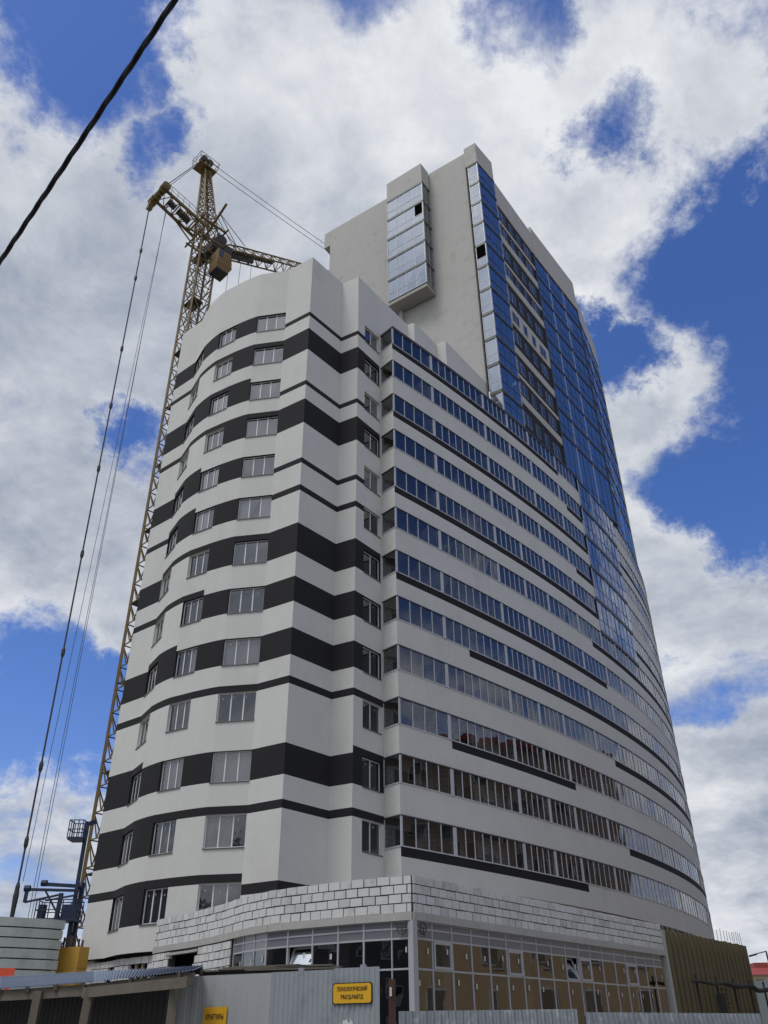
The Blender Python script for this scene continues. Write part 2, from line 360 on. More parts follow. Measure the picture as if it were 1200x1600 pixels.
# plan of the long curved front, as an arc measured in metres from its left end
Q = (1.0012, 42.5385, 0.7954943, -0.00471871, -8.41377e-05)
_cx, _cy = [], []
_s0, _ds = -1.0, 0.05
x_, y_ = Q[0], Q[1]
_tmp = []
s_ = 0.0
xs = [(0.0, x_, y_)]
while s_ < 60:
    t_ = Q[2] + Q[3] * s_ + Q[4] * s_ * s_; x_ += math.sin(t_) * _ds; y_ += math.cos(t_) * _ds; s_ += _ds; xs.append((s_, x_, y_))
x_, y_ = Q[0], Q[1]; s_ = 0.0; back = []
while s_ > _s0:
    t_ = Q[2] + Q[3] * s_; x_ -= math.sin(t_) * _ds; y_ -= math.cos(t_) * _ds; s_ -= _ds; back.append((s_, x_, y_))
TAB = back[::-1] + xs
def arc(s, off=0.0):
    """point on the long front, off metres outwards"""
    f = (s - TAB[0][0]) / _ds; i = max(0, min(len(TAB) - 2, int(f))); a = f - i
    x = TAB[i][1] + (TAB[i + 1][1] - TAB[i][1]) * a; y = TAB[i][2] + (TAB[i + 1][2] - TAB[i][2]) * a
    t = Q[2] + Q[3] * s + (Q[4] * s * s if s > 0 else 0)
    return (x + math.cos(t) * off, y - math.sin(t) * off)
def arcpts(s0, s1, off=0.0, step=1.5):
    n = max(1, int(math.ceil((s1 - s0) / step)))
    return [arc(s0 + (s1 - s0) * i / n, off) for i in range(n + 1)]
SD = -0.47
SEND = 52.0
PIERS = [SD, 3.4, 9.5, 12.73, 15.8, 20.3, 24.4, 27.3, 30.4, 33.5, 38.7, 44.5, SEND]

# plan of the left front, from its far left end to the sharp corner, then the notch and the corner of the long front
A = (-4.81, 39.21); N1 = (-2.83, 41.66); CC = (-1.66, 41.0); EE = (-0.13, 43.10); DD = arc(SD)
LEFT = [('end', (-15.45, 46.60)), ('W3', (-13.74, 45.20)), ('g23', (-12.78, 43.62)), ('W2', (-11.45, 42.27)), ('g12', (-10.13, 41.46)),
        ('W1', (-8.58, 40.70)), ('gA', (-6.58, 40.36)), ('N', A), ('Rr', N1), ('C1', CC)]
def catmull(p0, p1, p2, p3, n):
    out = []
    for i in range(n + 1):
        t = i / n; r = []
        for k in (0, 1):
            r.append(0.5 * (2 * p1[k] + (-p0[k] + p2[k]) * t + (2 * p0[k] - 5 * p1[k] + 4 * p2[k] - p3[k]) * t * t + (-p0[k] + 3 * p1[k] - 3 * p2[k] + p3[k]) * t ** 3))
        out.append(tuple(r))
    return out
pt = {n: p for n, p in LEFT}
ZONES = {'end': [pt['end'], pt['W3']], 'W3': [pt['W3'], pt['g23']],
         'g23': catmull(pt['W3'], pt['g23'], pt['W2'], pt['g12'], 6), 'W2': [pt['W2'], pt['g12']],
         'g12': catmull(pt['W2'], pt['g12'], pt['W1'], (-7.5, 40.55), 6), 'W1': [pt['W1'], pt['gA']],
         'gA': [pt['gA'], A], 'N': [A, N1], 'Rr': [N1, CC], 'C1': [CC, lerp(CC, EE, .30)], 'CW': [lerp(CC, EE, .30), lerp(CC, EE, .93)], 'C2': [lerp(CC, EE, .93), EE]}
ORDER = ['end', 'W3', 'g23', 'W2', 'g12', 'W1', 'gA', 'N', 'Rr', 'C1', 'CW', 'C2']
F = (0, 1.5); FH = (0, 1.87); LO = (0, .37); HI = (1.47, 1.87); H2 = (1.06, 1.46)
# charcoal bands of each storey, zone by zone, as heights above the sill
BANDS = {
 13: dict(end=F, W3=F, g23=F, W2=F, g12=F, W1=F, gA=LO, N=LO, Rr=LO, C1=LO),
 12: dict(end=HI, W3=HI, g23=HI, W2=HI, g12=FH, W1=FH, gA=FH, N=FH, Rr=FH, C1=FH, CW=FH),
 11: dict(end=FH, W3=FH, g23=FH, W2=FH, g12=FH, W1=F, gA=LO, N=LO, Rr=LO, C1=LO),
 10: dict(end=HI, W3=HI, g23=HI, W2=HI, g12=FH, W1=FH, gA=FH, N=FH, Rr=FH, C1=FH, CW=FH),
 9: dict(end=F, W3=FH, g23=FH, W2=F, g12=F, W1=F, gA=LO, N=LO, Rr=LO, C1=LO),
 8: dict(end=H2, W3=FH, g23=FH, W2=F, g12=F, W1=F, gA=H2, N=H2, Rr=H2, C1=H2),
 7: dict(end=F, W3=HI, g23=HI, W2=HI, g12=FH, W1=FH, gA=FH, N=FH, Rr=FH, C1=FH, CW=FH),
 6: dict(end=HI, W3=HI, g23=HI, W2=FH, g12=F, W1=F, gA=F, N=F, Rr=F, C1=F, CW=F),
 5: dict(end=F, W3=FH, g23=FH, W2=F, g12=F, W1=F, gA=F, N=F, Rr=F, C1=F, CW=F),
 4: dict(end=HI, W3=HI, g23=HI, W2=HI, g12=HI, W1=HI, gA=HI, N=HI, Rr=HI, C1=HI, CW=HI, C2=HI),
 3: dict(end=FH, W3=FH, g23=F, W2=F, g12=F, W1=F, gA=F, N=F, Rr=F, C1=FH, CW=FH, C2=FH),
 2: dict(end=FH, W3=FH, g23=FH, W2=FH, g12=HI, W1=HI, gA=HI, N=HI, Rr=HI, C1=HI, CW=HI, C2=HI),
 1: dict(end=HI, W3=FH, g23=FH, W2=FH, g12=HI, W1=HI, gA=(0.95, 1.40), N=(0.95, 1.40), Rr=(0.95, 1.40)),
}
ZB, ZT = 5.02, 47.85
WINZ = {'W3', 'W2', 'W1', 'CW'}
def zone_cells(z):
    """rows of one zone: (z0, z1, material or None for an opening)"""
    cuts = {ZB, ZT}; spans = []; holes = []
    for k in range(1, 14):
        b = BANDS[k].get(z)
        if b: cuts |= {SILL(k) + b[0], SILL(k) + b[1]}; spans.append((SILL(k) + b[0], SILL(k) + b[1]))
        if z in WINZ and not (z == 'CW' and k == 1): cuts |= {SILL(k), SILL(k) + 1.5}; holes.append((SILL(k), SILL(k) + 1.5))
    cz = sorted(cuts); out = []
    for a, b in zip(cz, cz[1:]):
        if b - a < 1e-4: continue
        mid = (a + b) / 2
        if any(h0 < mid < h1 for h0, h1 in holes): continue
        out.append((a, b, 1 if any(s0 < mid < s1 for s0, s1 in spans) else 0))
    # merge equal neighbours
    mg = []
    for r in out:
        if mg and abs(mg[-1][1] - r[0]) < 1e-5 and mg[-1][2] == r[2]: mg[-1] = (mg[-1][0], r[1], r[2])
        else: mg.append(r)
    return mg
lw = MB(); nw = MB()
for z in ORDER:
    tgt = lw if ORDER.index(z) < 7 else nw
    rows = zone_cells(z)
    for p, q in zip(ZONES[z], ZONES[z][1:]):
        for a, b, mi in rows: tgt.wall(p, q, a, b, mi)
lw.build('curved_front_wall', ['stucco', 'dark'], apt)
nw.build('corner_wall', ['stucco', 'dark'], apt)

def window(p, q, z0, z1, n, recess=0.19, wallmat='stucco', stick=True, parent=apt, glass='glassw', frame='pvc', inset=0.0, fold=None):
    """window in an opening of a wall, p-q left to right as seen from outside"""
    nrm = outn(p, q); d = V((q[0] - p[0], q[1] - p[1])); L = d.length; d = d / L
    ip = V((p[0], p[1])) - nrm * recess; iq = V((q[0], q[1])) - nrm * recess
    fr = MB()
    # reveals
    fr.face([(p[0], p[1], z0), (p[0], p[1], z1), (ip.x, ip.y, z1), (ip.x, ip.y, z0)], 1)
    fr.face([(q[0], q[1], z0), (iq.x, iq.y, z0), (iq.x, iq.y, z1), (q[0], q[1], z1)], 1)
    fr.face([(p[0], p[1], z1), (q[0], q[1], z1), (iq.x, iq.y, z1), (ip.x, ip.y, z1)], 1)
    fr.face([(p[0], p[1], z0), (ip.x, ip.y, z0), (iq.x, iq.y, z0), (q[0], q[1], z0)], 1)
    fw = 0.055
    fr.slabbox(ip, iq, 0.0, 0.05, z0, z0 + fw); fr.slabbox(ip, iq, 0.0, 0.05, z1 - fw, z1)
    for i in range(n + 1):
        c = L * i / n; c0 = max(0.0, c - fw * 0.6); c1 = min(L, c + fw * 0.6)
        if i == 0: c1 = fw
        if i == n: c0 = L - fw
        fr.slabbox(ip + d * c0, ip + d * c1, 0.002, 0.048, z0 + fw, z1 - fw)
    o = fr.build('window', [frame, wallmat], parent)
    gl = MB(); film = random.choice((0, 0, .3, .7))
    for i in range(n):
        a = ip + d * (L * i / n + 0.03); b = ip + d * (L * (i + 1) / n - 0.03); j = [random.uniform(-.0035, .0035) for _ in range(4)]
        pts = [V((a.x, a.y, z0 + .03)), V((b.x, b.y, z0 + .03)), V((b.x, b.y, z1 - .03)), V((a.x, a.y, z1 - .03))]
        gl.face([(k.x + nrm.x * (.02 + e), k.y + nrm.y * (.02 + e), k.z) for k, e in zip(pts, j)], 2 if random.random() < film else 0)
        if stick:
            w_ = random.uniform(.045, .065); h_ = random.uniform(.07, .11); u = random.uniform(.10, .5) * (L / n); zz = z1 - fw - random.uniform(.10, .22)
            e = a + d * u; f_ = e + d * w_
            gl.face([(e.x + nrm.x * .034, e.y + nrm.y * .034, zz - h_), (f_.x + nrm.x * .034, f_.y + nrm.y * .034, zz - h_), (f_.x + nrm.x * .034, f_.y + nrm.y * .034, zz), (e.x + nrm.x * .034, e.y + nrm.y * .034, zz)], 1)
    gl.build('glass', [glass, 'sticker', 'glassfilm'], o)
    si = MB(); si.slabbox(p, q, 0.002, 0.05, z0 - 0.045, z0 - 0.004); si.build('sill', 'sill', o)
    return o
for k in range(1, 14):
    for z, n in (('W3', 3), ('W2', 3), ('W1', 3), ('CW', 2)):
        if z == 'CW' and k == 1: continue
        b = BANDS[k].get(z, (9, 9)); wm_ = 'dark' if b[0] < 0.2 else 'stucco'
        window(ZONES[z][0], ZONES[z][1], SILL(k), SILL(k) + 1.5, n, wallmat=wm_)

# end wall, back and flat roof of the lower block
BACK = [arc(SEND), (13.5, 90.5), (0.5, 82), (-8.5, 70), (-13.9, 58.5), pt['end']]
bk = MB()
for p, q in zip(BACK, BACK[1:]): bk.wall(p, q, 0.02, ZT if p != BACK[0] else 43.0, 0)
bk.build('rear_wall', 'stucco', apt)

# ------------------------------------------------ balconies of the long front
INNER = [EE, (1.93, 45.80), (2.43, 45.62), (4.27, 47.96), (4.95, 47.58), (8.75, 52.70)] + arcpts(13.0, SEND, -1.5, 2.0)
iw = MB(); u = 0
for i, (p, q) in enumerate(zip(INNER, INNER[1:])):
    iw.wall(p, q, 5.0, 43.9, 0, u); u += dist(p, q)
# door and window openings seen through the glass
for k in range(2, 14):
    z0 = SILL(k) + RIB - 0.9
    for i in range(len(PIERS) - 1):
        for fpos, wd, hh, lo in ((.30, .8, 2.1, 0.0), (.55, 1.3, 1.4, .75)):
            s_m = PIERS[i] + (PIERS[i + 1] - PIERS[i]) * fpos
            if s_m > 34: continue
            c = V(arc(s_m, -1.55))
            # nearest inner wall segment
            best = None
            for p, q in zip(INNER, INNER[1:]):
                d = V((q[0] - p[0], q[1] - p[1])); L = d.length
                t = max(0, min(1, (c - V(p)).dot(d) / L / L)); e = (c - (V(p) + d * t)).length
                if best is None or e < best[0]: best = (e, p, q, t, L)
            _, p, q, t, L = best
            t0 = max(.02, t - wd / 2 / L); t1 = min(.98, t + wd / 2 / L); a = lerp(p, q, t0); b = lerp(p, q, t1)
            if dist(a, b) < .3: continue
            iw.slabbox(a, b, 0.004, 0.05, z0 + lo, z0 + lo + hh, 1)
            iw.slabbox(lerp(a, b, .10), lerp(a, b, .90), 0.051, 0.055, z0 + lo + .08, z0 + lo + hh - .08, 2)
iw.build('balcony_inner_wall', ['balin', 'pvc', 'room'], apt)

DARK = {13: [(SD, 20.8)], 12: [(21.6, 24.6), (33.5, SEND)], 11: [(SD, 24.7)], 10: [(21.6, 24.8)], 9: [(SD, 24.9), (33.5, SEND)], 8: [(22.6, SEND)], 7: [(SD, 24.2)],
        6: [(5.8, SEND)], 5: [(23.4, SEND)], 4: [(3.7, 16.5)], 3: [(23.5, SEND)], 2: [(SD, 16.5)]}
def band_wall(mb, s0, s1, z0, z1, dark, off=0.0):
    """render band along the arc with charcoal strip just below its top edge"""
    cuts = sorted({s0, s1} | {c for a, b in dark for c in (a, b) if s0 < c < s1})
    for a, b in zip(cuts, cuts[1:]):
        m = (a + b) / 2; dk = any(x < m < y for x, y in dark); P_ = arcpts(a, b, off)
        for p, q in zip(P_, P_[1:]):
            if dk: mb.wall(p, q, z0, z1 - .44, 0); mb.wall(p, q, z1 - .44, z1, 1)
            else: mb.wall(p, q, z0, z1, 0)
for k in range(2, 14):
    z1 = SILL(k) + RIB; z0 = z1 - 1.5 if k > 2 else 8.06
    mb = MB()
    if k == 2: mb.wall(EE, DD, 5.0, z1, 0); mb.wall(DD, arc(1.5), 5.0, 8.06, 0)
    else: mb.wall(EE, DD, z0, z1, 0)
    if k >= 9: segs = [(SD, 24.75), (33.5, SEND)]
    else: segs = [(SD, SEND)]
    for a, b in segs:
        band_wall(mb, a, b, z0, z1, DARK.get(k, []))
        P_ = arcpts(a, b); I_ = arcpts(a, b, -0.18)          # underside lip
        for i in range(len(P_) - 1): mb.face([(*P_[i], z0), (*I_[i], z0), (*I_[i + 1], z0), (*P_[i + 1], z0)], 0)
        mb.build('spandrel', ['stucco', 'dark'], apt); mb = MB()
    # floor slab of the balcony
    sb = MB(); zf = z1 - 0.95
    O_ = arcpts(SD, SEND, -0.12, 1.5); I_ = arcpts(SD, SEND, -2.6, 1.5); I_[0] = EE; I_[1] = (0.4, 44.2)
    for zz, fl in ((zf, 0), (zf - .18, 1)):
        for i in range(len(O_) - 1):
            f_ = [(*O_[i], zz), (*O_[i + 1], zz), (*I_[i + 1], zz), (*I_[i], zz)]
            sb.face(f_[::-1] if fl else f_, 0)
    sb.build('balcony_slab', 'slab', apt)
# roof over the top balconies and its dark flashing
ZR = SILL(13) + RIB + 1.5
rf = MB(); O_ = arcpts(SD, 24.5, 0.06, 1.5); I_ = arcpts(SD, 24.5, -3.2, 1.5); I_[0] = EE; I_[1] = (0.3, 44.6)
for zz in (ZR + .005, ZR + .17):
    for i in range(len(O_) - 1): rf.face([(*O_[i], zz), (*O_[i + 1], zz), (*I_[i + 1], zz), (*I_[i], zz)])
for p, q in zip(O_, O_[1:]): rf.wall(p, q, ZR + .005, ZR + .17)
e_ = (EE[0] + (DD[0] - EE[0]) * -.02, EE[1]); rf.wall(e_, O_[0], ZR + .005, ZR + .17)
rf.build('balcony_roof', 'aludark', apt)

def glazed_bay(pts, z0, z1, npanes, name, frame='alu', glass='glassb', post=0.22, bar=0.05, parent=apt, jitter=.009, transoms=(), toprail='aludark', stick=False, lastpost=None, darkbars=False):
    bm = 1 if darkbars else 0
    """glazing between two posts along a list of plan points (left to right)"""
    L = [0.0]
    for p, q in zip(pts, pts[1:]): L.append(L[-1] + dist(p, q))
    def at(s):
        s = max(0, min(L[-1], s))
        for i in range(len(L) - 1):
            if s <= L[i + 1] + 1e-9: return V(lerp(pts[i], pts[i + 1], (s - L[i]) / (L[i + 1] - L[i])))
    fr = MB(); gl = MB(); st = MB(); T = L[-1]
    if post: fr.slabbox(at(0), at(post), -.03, .035, z0, z1, 0)
    if lastpost: fr.slabbox(at(T - lastpost), at(T), -.03, .035, z0, z1, 0)
    for p, q in zip(pts, pts[1:]):
        fr.slabbox(p, q, -.04, .03, z0, z0 + .06, 0); fr.slabbox(p, q, -.04, .045, z1 - .07, z1, 1)
        for tz in transoms: fr.slabbox(p, q, -.02, .02, tz - .025, tz + .025, bm)
    a0 = post; w_ = (T - post - (lastpost or 0)) / npanes
    for i in range(npanes):
        sa, sb_ = a0 + w_ * i, a0 + w_ * (i + 1)
        if i: fr.slabbox(at(sa - bar / 2), at(sa + bar / 2), -.03, .025, z0 + .06, z1 - .07, bm)
        a, b = at(sa), at(sb_); n_ = outn(a, b)
        zs = [z0 + .02] + list(transoms) + [z1 - .02]
        for za, zb in zip(zs, zs[1:]):
            e = [random.uniform(-jitter, jitter) for _ in range(4)]
            gl.face([(a.x + n_.x * e[0], a.y + n_.y * e[0], za), (b.x + n_.x * e[1], b.y + n_.y * e[1], za), (b.x + n_.x * e[2], b.y + n_.y * e[2], zb), (a.x + n_.x * e[3], a.y + n_.y * e[3], zb)])
            if stick and random.random() < .8:
                u_ = random.uniform(.55, .8); c = V(lerp(a, b, u_)); c2 = V(lerp(a, b, u_ + .12)); zz = zb - random.uniform(.18, .45); h_ = random.uniform(.14, .22)
                gl.face([(c.x + n_.x * .02, c.y + n_.y * .02, zz - h_), (c2.x + n_.x * .02, c2.y + n_.y * .02, zz - h_), (c2.x + n_.x * .02, c2.y + n_.y * .02, zz), (c.x + n_.x * .02, c.y + n_.y * .02, zz)], 1)
    o = fr.build(name, [frame, toprail], parent)
    gl.build('glass', [glass, 'sticker'], o)
    return o
NP = [4, 8, 5, 5, 6, 6, 4, 4, 4, 6, 6, 7]
rest = MB(); restg = MB()
for k in range(2, 14):
    z0 = SILL(k) + RIB + .004; z1 = z0 + 1.49
    # short side pane of the corner balcony
    glazed_bay([EE, lerp(EE, DD, .995)], z0, z1, 1, 'side_glazing', frame='frame', post=0.05, jitter=.003)
    for i in range(len(PIERS) - 1):
        a, b = PIERS[i], PIERS[i + 1]
        if 24.3 < a < 33.4 and k >= 9: continue
        if a > 33:
            P_ = arcpts(a, b, 0.0, (b - a) / NP[i])
            rest.slabbox(P_[0], lerp(P_[0], P_[1], .25), -.03, .035, z0, z1)
            for p, q in zip(P_, P_[1:]):
                rest.slabbox(p, q, -.04, .03, z0, z0 + .06); rest.slabbox(p, q, -.04, .045, z1 - .07, z1, 1); rest.slabbox(p, lerp(p, q, .06), -.03, .025, z0 + .06, z1 - .07)
                n_ = outn(p, q); e = [random.uniform(-.006, .006) for _ in range(4)]
                restg.face([(p[0] + n_.x * e[0], p[1] + n_.y * e[0], z0), (q[0] + n_.x * e[1], q[1] + n_.y * e[1], z0), (q[0] + n_.x * e[2], q[1] + n_.y * e[2], z1), (p[0] + n_.x * e[3], p[1] + n_.y * e[3], z1)])
        else:
            glazed_bay(arcpts(a, b, 0.0, 1.6), z0, z1, NP[i], 'balcony_glazing', frame='frame', post=0.26 if i else 0.12, bar=.062)
o = rest.build('distant_balcony_glazing', ['frame', 'aludark'], apt); o['kind'] = 'stuff'
restg.build('glass', 'glassb', o)
# division walls between the balconies
for sp in PIERS[1:-1]:
    p, q = arc(sp, -.10), arc(sp, -1.5); n_ = outn(p, q); dv = MB()
    dv.prism([(p[0] - n_.x * .06, p[1] - n_.y * .06), (p[0] + n_.x * .06, p[1] + n_.y * .06), (q[0] + n_.x * .06, q[1] + n_.y * .06), (q[0] - n_.x * .06, q[1] - n_.y * .06)], 5.0, ZR - .1)
    dv.build('division_wall', 'balin', apt)

# saw-tooth parapet above the top balconies
sw = MB(); SAW = [EE] + INNER[1:6]
for p, q in zip(SAW, SAW[1:]): sw.wall(p, q, ZR, ZT)
sw.build('stepped_parapet', 'stucco', apt)
# roof plate of the lower block
rp = MB()
poly = [p for z in ORDER[:-1] for p in ZONES[z][:-1]] + SAW + [(8.0, 60), (0.5, 70), (-8.5, 70), (-13.9, 58.5)]
rp.face([(x, y, ZT - .02) for x, y in poly]); rp.build('flat_roof', 'roof', apt)

# ------------------------------------------------ the tall part
SL = lambda n: 46.36 + 3.03 * n                       # floor lines of the tall part
B = V((9.75, 51.78)); TL = V((-.8327, .554)); TN = V((-.554, -.8327))     # left face runs along TL from B
ZP = 79.6
def tl(t, off=0.0): k = B + TL * t + TN * off; return (k.x, k.y)
tw = MB()
Lend, off_ = 19.7, -0.28
# left face (set back a little from the corner bay), with notch at the far end
tw.wall(tl(Lend, off_), tl(1.30, off_), 77.15, ZP); tw.wall(tl(Lend - .85, off_), tl(1.30, off_), 44.0, 75.3)
tw.wall(tl(Lend - .85, off_), tl(1.30, off_), 75.3, 77.15)
tw.wall(tl(Lend - .85, off_ - 3), tl(Lend - .85, off_), 44.0, 77.15)
tw.face([(*tl(Lend, off_), 77.15), (*tl(Lend - .85, off_), 77.15), (*tl(Lend - .85, off_ - 3), 77.15), (*tl(Lend, off_ - 3), 77.15)])
tw.wall(tl(1.30, off_), tl(1.30, 0.02), ZR, ZP)
# rest of the outline
back_l = tl(Lend, off_ - 16.5)
tw.wall(back_l, tl(Lend, off_), 77.15, ZP)
tw.wall((13.5, 90.0), back_l, 44, 77); tw.wall(arc(45.2, -7), (13.5, 90.0), 44, 76)
tw.face([(*tl(Lend, off_), 77.2), (*tl(1.3, off_), 77.2), (*arc(15.8, -.3), 77.2), (*arc(24.4, -.6), 77.2), (*arc(34.7, -1.0), 77.2), (*arc(45, -7), 76.5), (13.5, 89.0, 77.2), (*back_l, 77.2)])
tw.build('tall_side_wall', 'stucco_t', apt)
# corner parapet block over the corner bay
cp = MB(); s0b, s1b = 12.78, 15.75
PA = [tl(1.30, 0.03), tl(-.03, 0.03), arc(s1b, -.02), arc(s1b, -2.5), tl(1.30, -2.5)]
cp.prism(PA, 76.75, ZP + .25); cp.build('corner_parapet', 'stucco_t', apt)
# corner bay: glazing on both sides of the corner, storey by storey
def bay_storey(n, ptsl, ptsr, nl, nr):
    z0, z1 = (ZR + .17 if n < 0 else SL(n)), SL(n + 1)
    glazed_bay(ptsl, z0 + .16, z1 - .12, nl, 'bay_glazing', frame='alu', glass='glassc', post=.05, lastpost=.05, bar=.04, transoms=(z0 + 1.15,), jitter=.004)
    glazed_bay(ptsr, z0 + .16, z1 - .12, nr, 'bay_glazing', frame='alu', glass='glassc', post=.08, lastpost=.06, bar=.035, transoms=(z0 + 1.15,), jitter=.008, darkbars=True)
    m = MB()
    for pl in (ptsl, ptsr):
        for p, q in zip(pl, pl[1:]): m.slabbox(p, q, -.10, .05, z0 - .12, z0 + .16)
    m.build('floor_band', 'aludark', apt)
for n in range(-1, 10):
    bay_storey(n, [tl(1.06, 0.0), tl(0.0, 0.0)], [tl(0, 0)] + arcpts(13.2, s1b, 0.0, 1.3), 1, 3)
cs = MB()
PB = [tl(1.2, -.9), tl(.9, -.35), arc(13.4, -.55), arc(15.5, -.55), arc(15.5, -1.6)]
for p, q in zip(PB, PB[1:]): cs.wall(p, q, ZR, 76.7)
cs.build('bay_inner_wall', 'balin', apt)
for n in range(0, 11):
    fl_ = MB(); fl_.face([(*tl(1.06, -.05), SL(n) + .02), (*tl(0.05, -.05), SL(n) + .02), (*arc(15.7, -.1), SL(n) + .02), (*arc(15.7, -2.2), SL(n) + .02), (*tl(1.06, -1.5), SL(n) + .02)]); fl_.build('bay_floor', 'slab', apt)
# projecting box of five glazed balconies on the left face
fl2, fr2 = V((0.62, 56.39)), V((4.22, 53.88)); bd = (fr2 - fl2).normalized(); bn = V((bd.y, -bd.x))
bl = fl2 - bn * 1.45; br = fr2 - bn * 1.45
bx = MB(); zb0, zb1 = 61.35, 76.5
bx.wall(fl2, fr2, zb1, ZP); bx.wall(fr2, br, zb1, ZP); bx.wall(bl, fl2, zb1, ZP)
bx.face([(*fl2, zb1), (*bl, zb1), (*br, zb1), (*fr2, zb1)]); bx.face([(*fl2, ZP), (*fr2, ZP), (*br, ZP), (*bl, ZP)])
bx.build('box_parapet', 'stucco_t', apt)
m = MB(); m.prism([tuple(fl2 + bn * .02), tuple(fr2 + bn * .02 + bd * .02), tuple(br + bd * .02), tuple(bl)], 61.0, 61.38); m.build('box_soffit', 'slab', apt)
# short pier under the box
m = MB(); pA = V(tl(9.75, off_)); pB = V(tl(9.35, off_)); m.slabbox(pA, pB, 0.0, .35, 47, 61.0); m.build('pier', 'stucco_t', apt)
for n in range(5):
    z0 = 61.44 + 3.015 * n; z1 = z0 + 3.015
    glazed_bay([tuple(fl2), tuple(fr2)], z0 + .12, z1 - .14, 4, 'box_glazing', post=.06, lastpost=.07, bar=.05, glass='glassc', transoms=(z0 + 1.15,), jitter=.005)
    glazed_bay([tuple(fr2), tuple(br)], z0 + .12, z1 - .14, 2, 'box_glazing', post=.06, lastpost=.06, bar=.05, glass='glassb', transoms=(z0 + 1.15,), jitter=.008)
    m = MB()
    for p, q in ((fl2, fr2), (fr2, br), (bl, fl2)): m.slabbox(p, q, -.06, .05, z1 - .14, z1 + .12)
    m.wall(bl, fl2, z0, z1)
    m.face([(*fl2, z1), (*fr2, z1), (*br, z1), (*bl, z1)])
    m.build('floor_band', 'aludark', apt)
# black sheets over two panes, painting in the dark of missing sashes
m = MB(); z0 = 61.44 + 3.015 * 3
pp = fr2 - bd * .98; qq = fr2 - bd * .12; m.slabbox(pp, qq, .012, .02, z0 + 1.2, z0 + 2.8); m.build('opening_sheet', 'void', apt)
m = MB(); m.slabbox(tl(.98), tl(.09), .012, .02, SL(5) + 1.25, SL(5) + 2.85); m.build('opening_sheet', 'void', apt)

# the tall front is straight in plan, storey glass and panels between these ends
def chord(p, q, n=6, off=0.0):
    n_ = outn(p, q); return [(lerp(p, q, i / n)[0] + n_.x * off, lerp(p, q, i / n)[1] + n_.y * off) for i in range(n + 1)]
LO0, LO1 = arc(15.7, -.30), arc(24.35, -.62)
GL0, GL1 = arc(24.35, -.58), arc(34.75, .18)
FR0, FR1 = arc(34.80, .06), arc(45.2, -.12)
# loggia strip of charcoal panels
lo = MB(); LIGHT = [(73.75, 77.3), (70.95, 71.38), (68.1, 69.1), (64.9, 65.3), (62.35, 63.3), (56.9, 59.35), (53.2, 54.1), (50.4, 50.8), (47.5, 48.3)]
cuts = sorted({ZR, 77.3} | {c for a in LIGHT for c in a})
OFFL = -.42
for a, b in zip(cuts, cuts[1:]):
    mid = (a + b) / 2; li = any(x < mid < y for x, y in LIGHT)
    P_ = chord(LO0, LO1, 6, .10 if li else 0)
    for p, q in zip(P_, P_[1:]):
        lo.wall(p, q, a, b, 0 if li else 1)
    if li:
        O_ = P_; I_ = chord(LO0, LO1, 6)
        for i in range(len(O_) - 1):
            lo.face([(*O_[i], a), (*I_[i], a), (*I_[i + 1], a), (*O_[i + 1], a)], 0); lo.face([(*O_[i], b), (*O_[i + 1], b), (*I_[i + 1], b), (*I_[i], b)], 0)
lo.wall(LO0, arc(15.75, .02), ZR, 76.8, 0)
lo.build('loggia_wall', ['stucco_t', 'dark2'], apt)
for n, (z0, hh) in enumerate([(45.3, 1.3), (48.7, 1.3), (51.3, 1.3), (54.9, 1.3), (57.4, 1.2), (60.2, 1.3), (63.5, 1.2), (66.1, 1.3), (69.3, 1.3), (71.9, 1.3)]):
    for s0, wd in ((16.5, 1.3), (18.7, .7), (20.4, .7), (22.0, 1.3)):
        off = (.10 if n == 4 else 0) + .012; c_ = chord(LO0, LO1, 1, off); t_ = 1 / 8.65; p, q = lerp(c_[0], c_[1], (s0 - 15.7) * t_), lerp(c_[0], c_[1], (s0 + wd - 15.7) * t_)
        f_ = MB(); f_.slabbox(p, q, 0.0, .035, z0, z0 + hh); o = f_.build('loggia_window', 'alu', apt)
        g_ = MB(); nn = 2 if wd > 1 else 1
        for i in range(nn):
            a, b = lerp(p, q, i / nn + .05), lerp(p, q, (i + 1) / nn - .05); n_ = outn(a, b); e = [.038 + random.uniform(0, .02) for _ in range(4)]
            g_.face([(a[0] + n_.x * e[0], a[1] + n_.y * e[0], z0 + .06), (b[0] + n_.x * e[1], b[1] + n_.y * e[1], z0 + .06), (b[0] + n_.x * e[2], b[1] + n_.y * e[2], z0 + hh - .06), (a[0] + n_.x * e[3], a[1] + n_.y * e[3], z0 + hh - .06)])
        g_.build('glass', 'glassl', o)

# glazed right part of the tall front, set back above the balconies
OFG = -.60
def glass_front(s_list, n0, n1, zfun, off, npan, ends=None):
    T0, T1 = s_list[0], s_list[-1]
    def run(a, b): return chord(lerp(*ends, (a - T0) / (T1 - T0)), lerp(*ends, (b - T0) / (T1 - T0)), 2) if ends else arcpts(a, b, off, 1.6)
    for n in range(n0, n1):
        z0, z1 = zfun(n), zfun(n + 1)
        for i, (a, b) in enumerate(zip(s_list, s_list[1:])):
            glazed_bay(run(a, b), z0 + .18, z1 - .10, npan, 'curtain_glazing', frame='alu', glass='glassc', post=.13, bar=.035, transoms=(z0 + 1.2,), jitter=.008, darkbars=True)
        m = MB(); P_ = run(T0, T1)
        for p, q in zip(P_, P_[1:]): m.slabbox(p, q, -.25, .06, z0 - .10, z0 + .18)
        m.build('floor_band', 'aludark', apt)
zu = lambda n: ZR + .2 if n == 0 else SL(n)
glass_front([24.4, 27.4, 30.9, 34.7], 0, 9, zu, OFG, 3, (GL0, GL1))
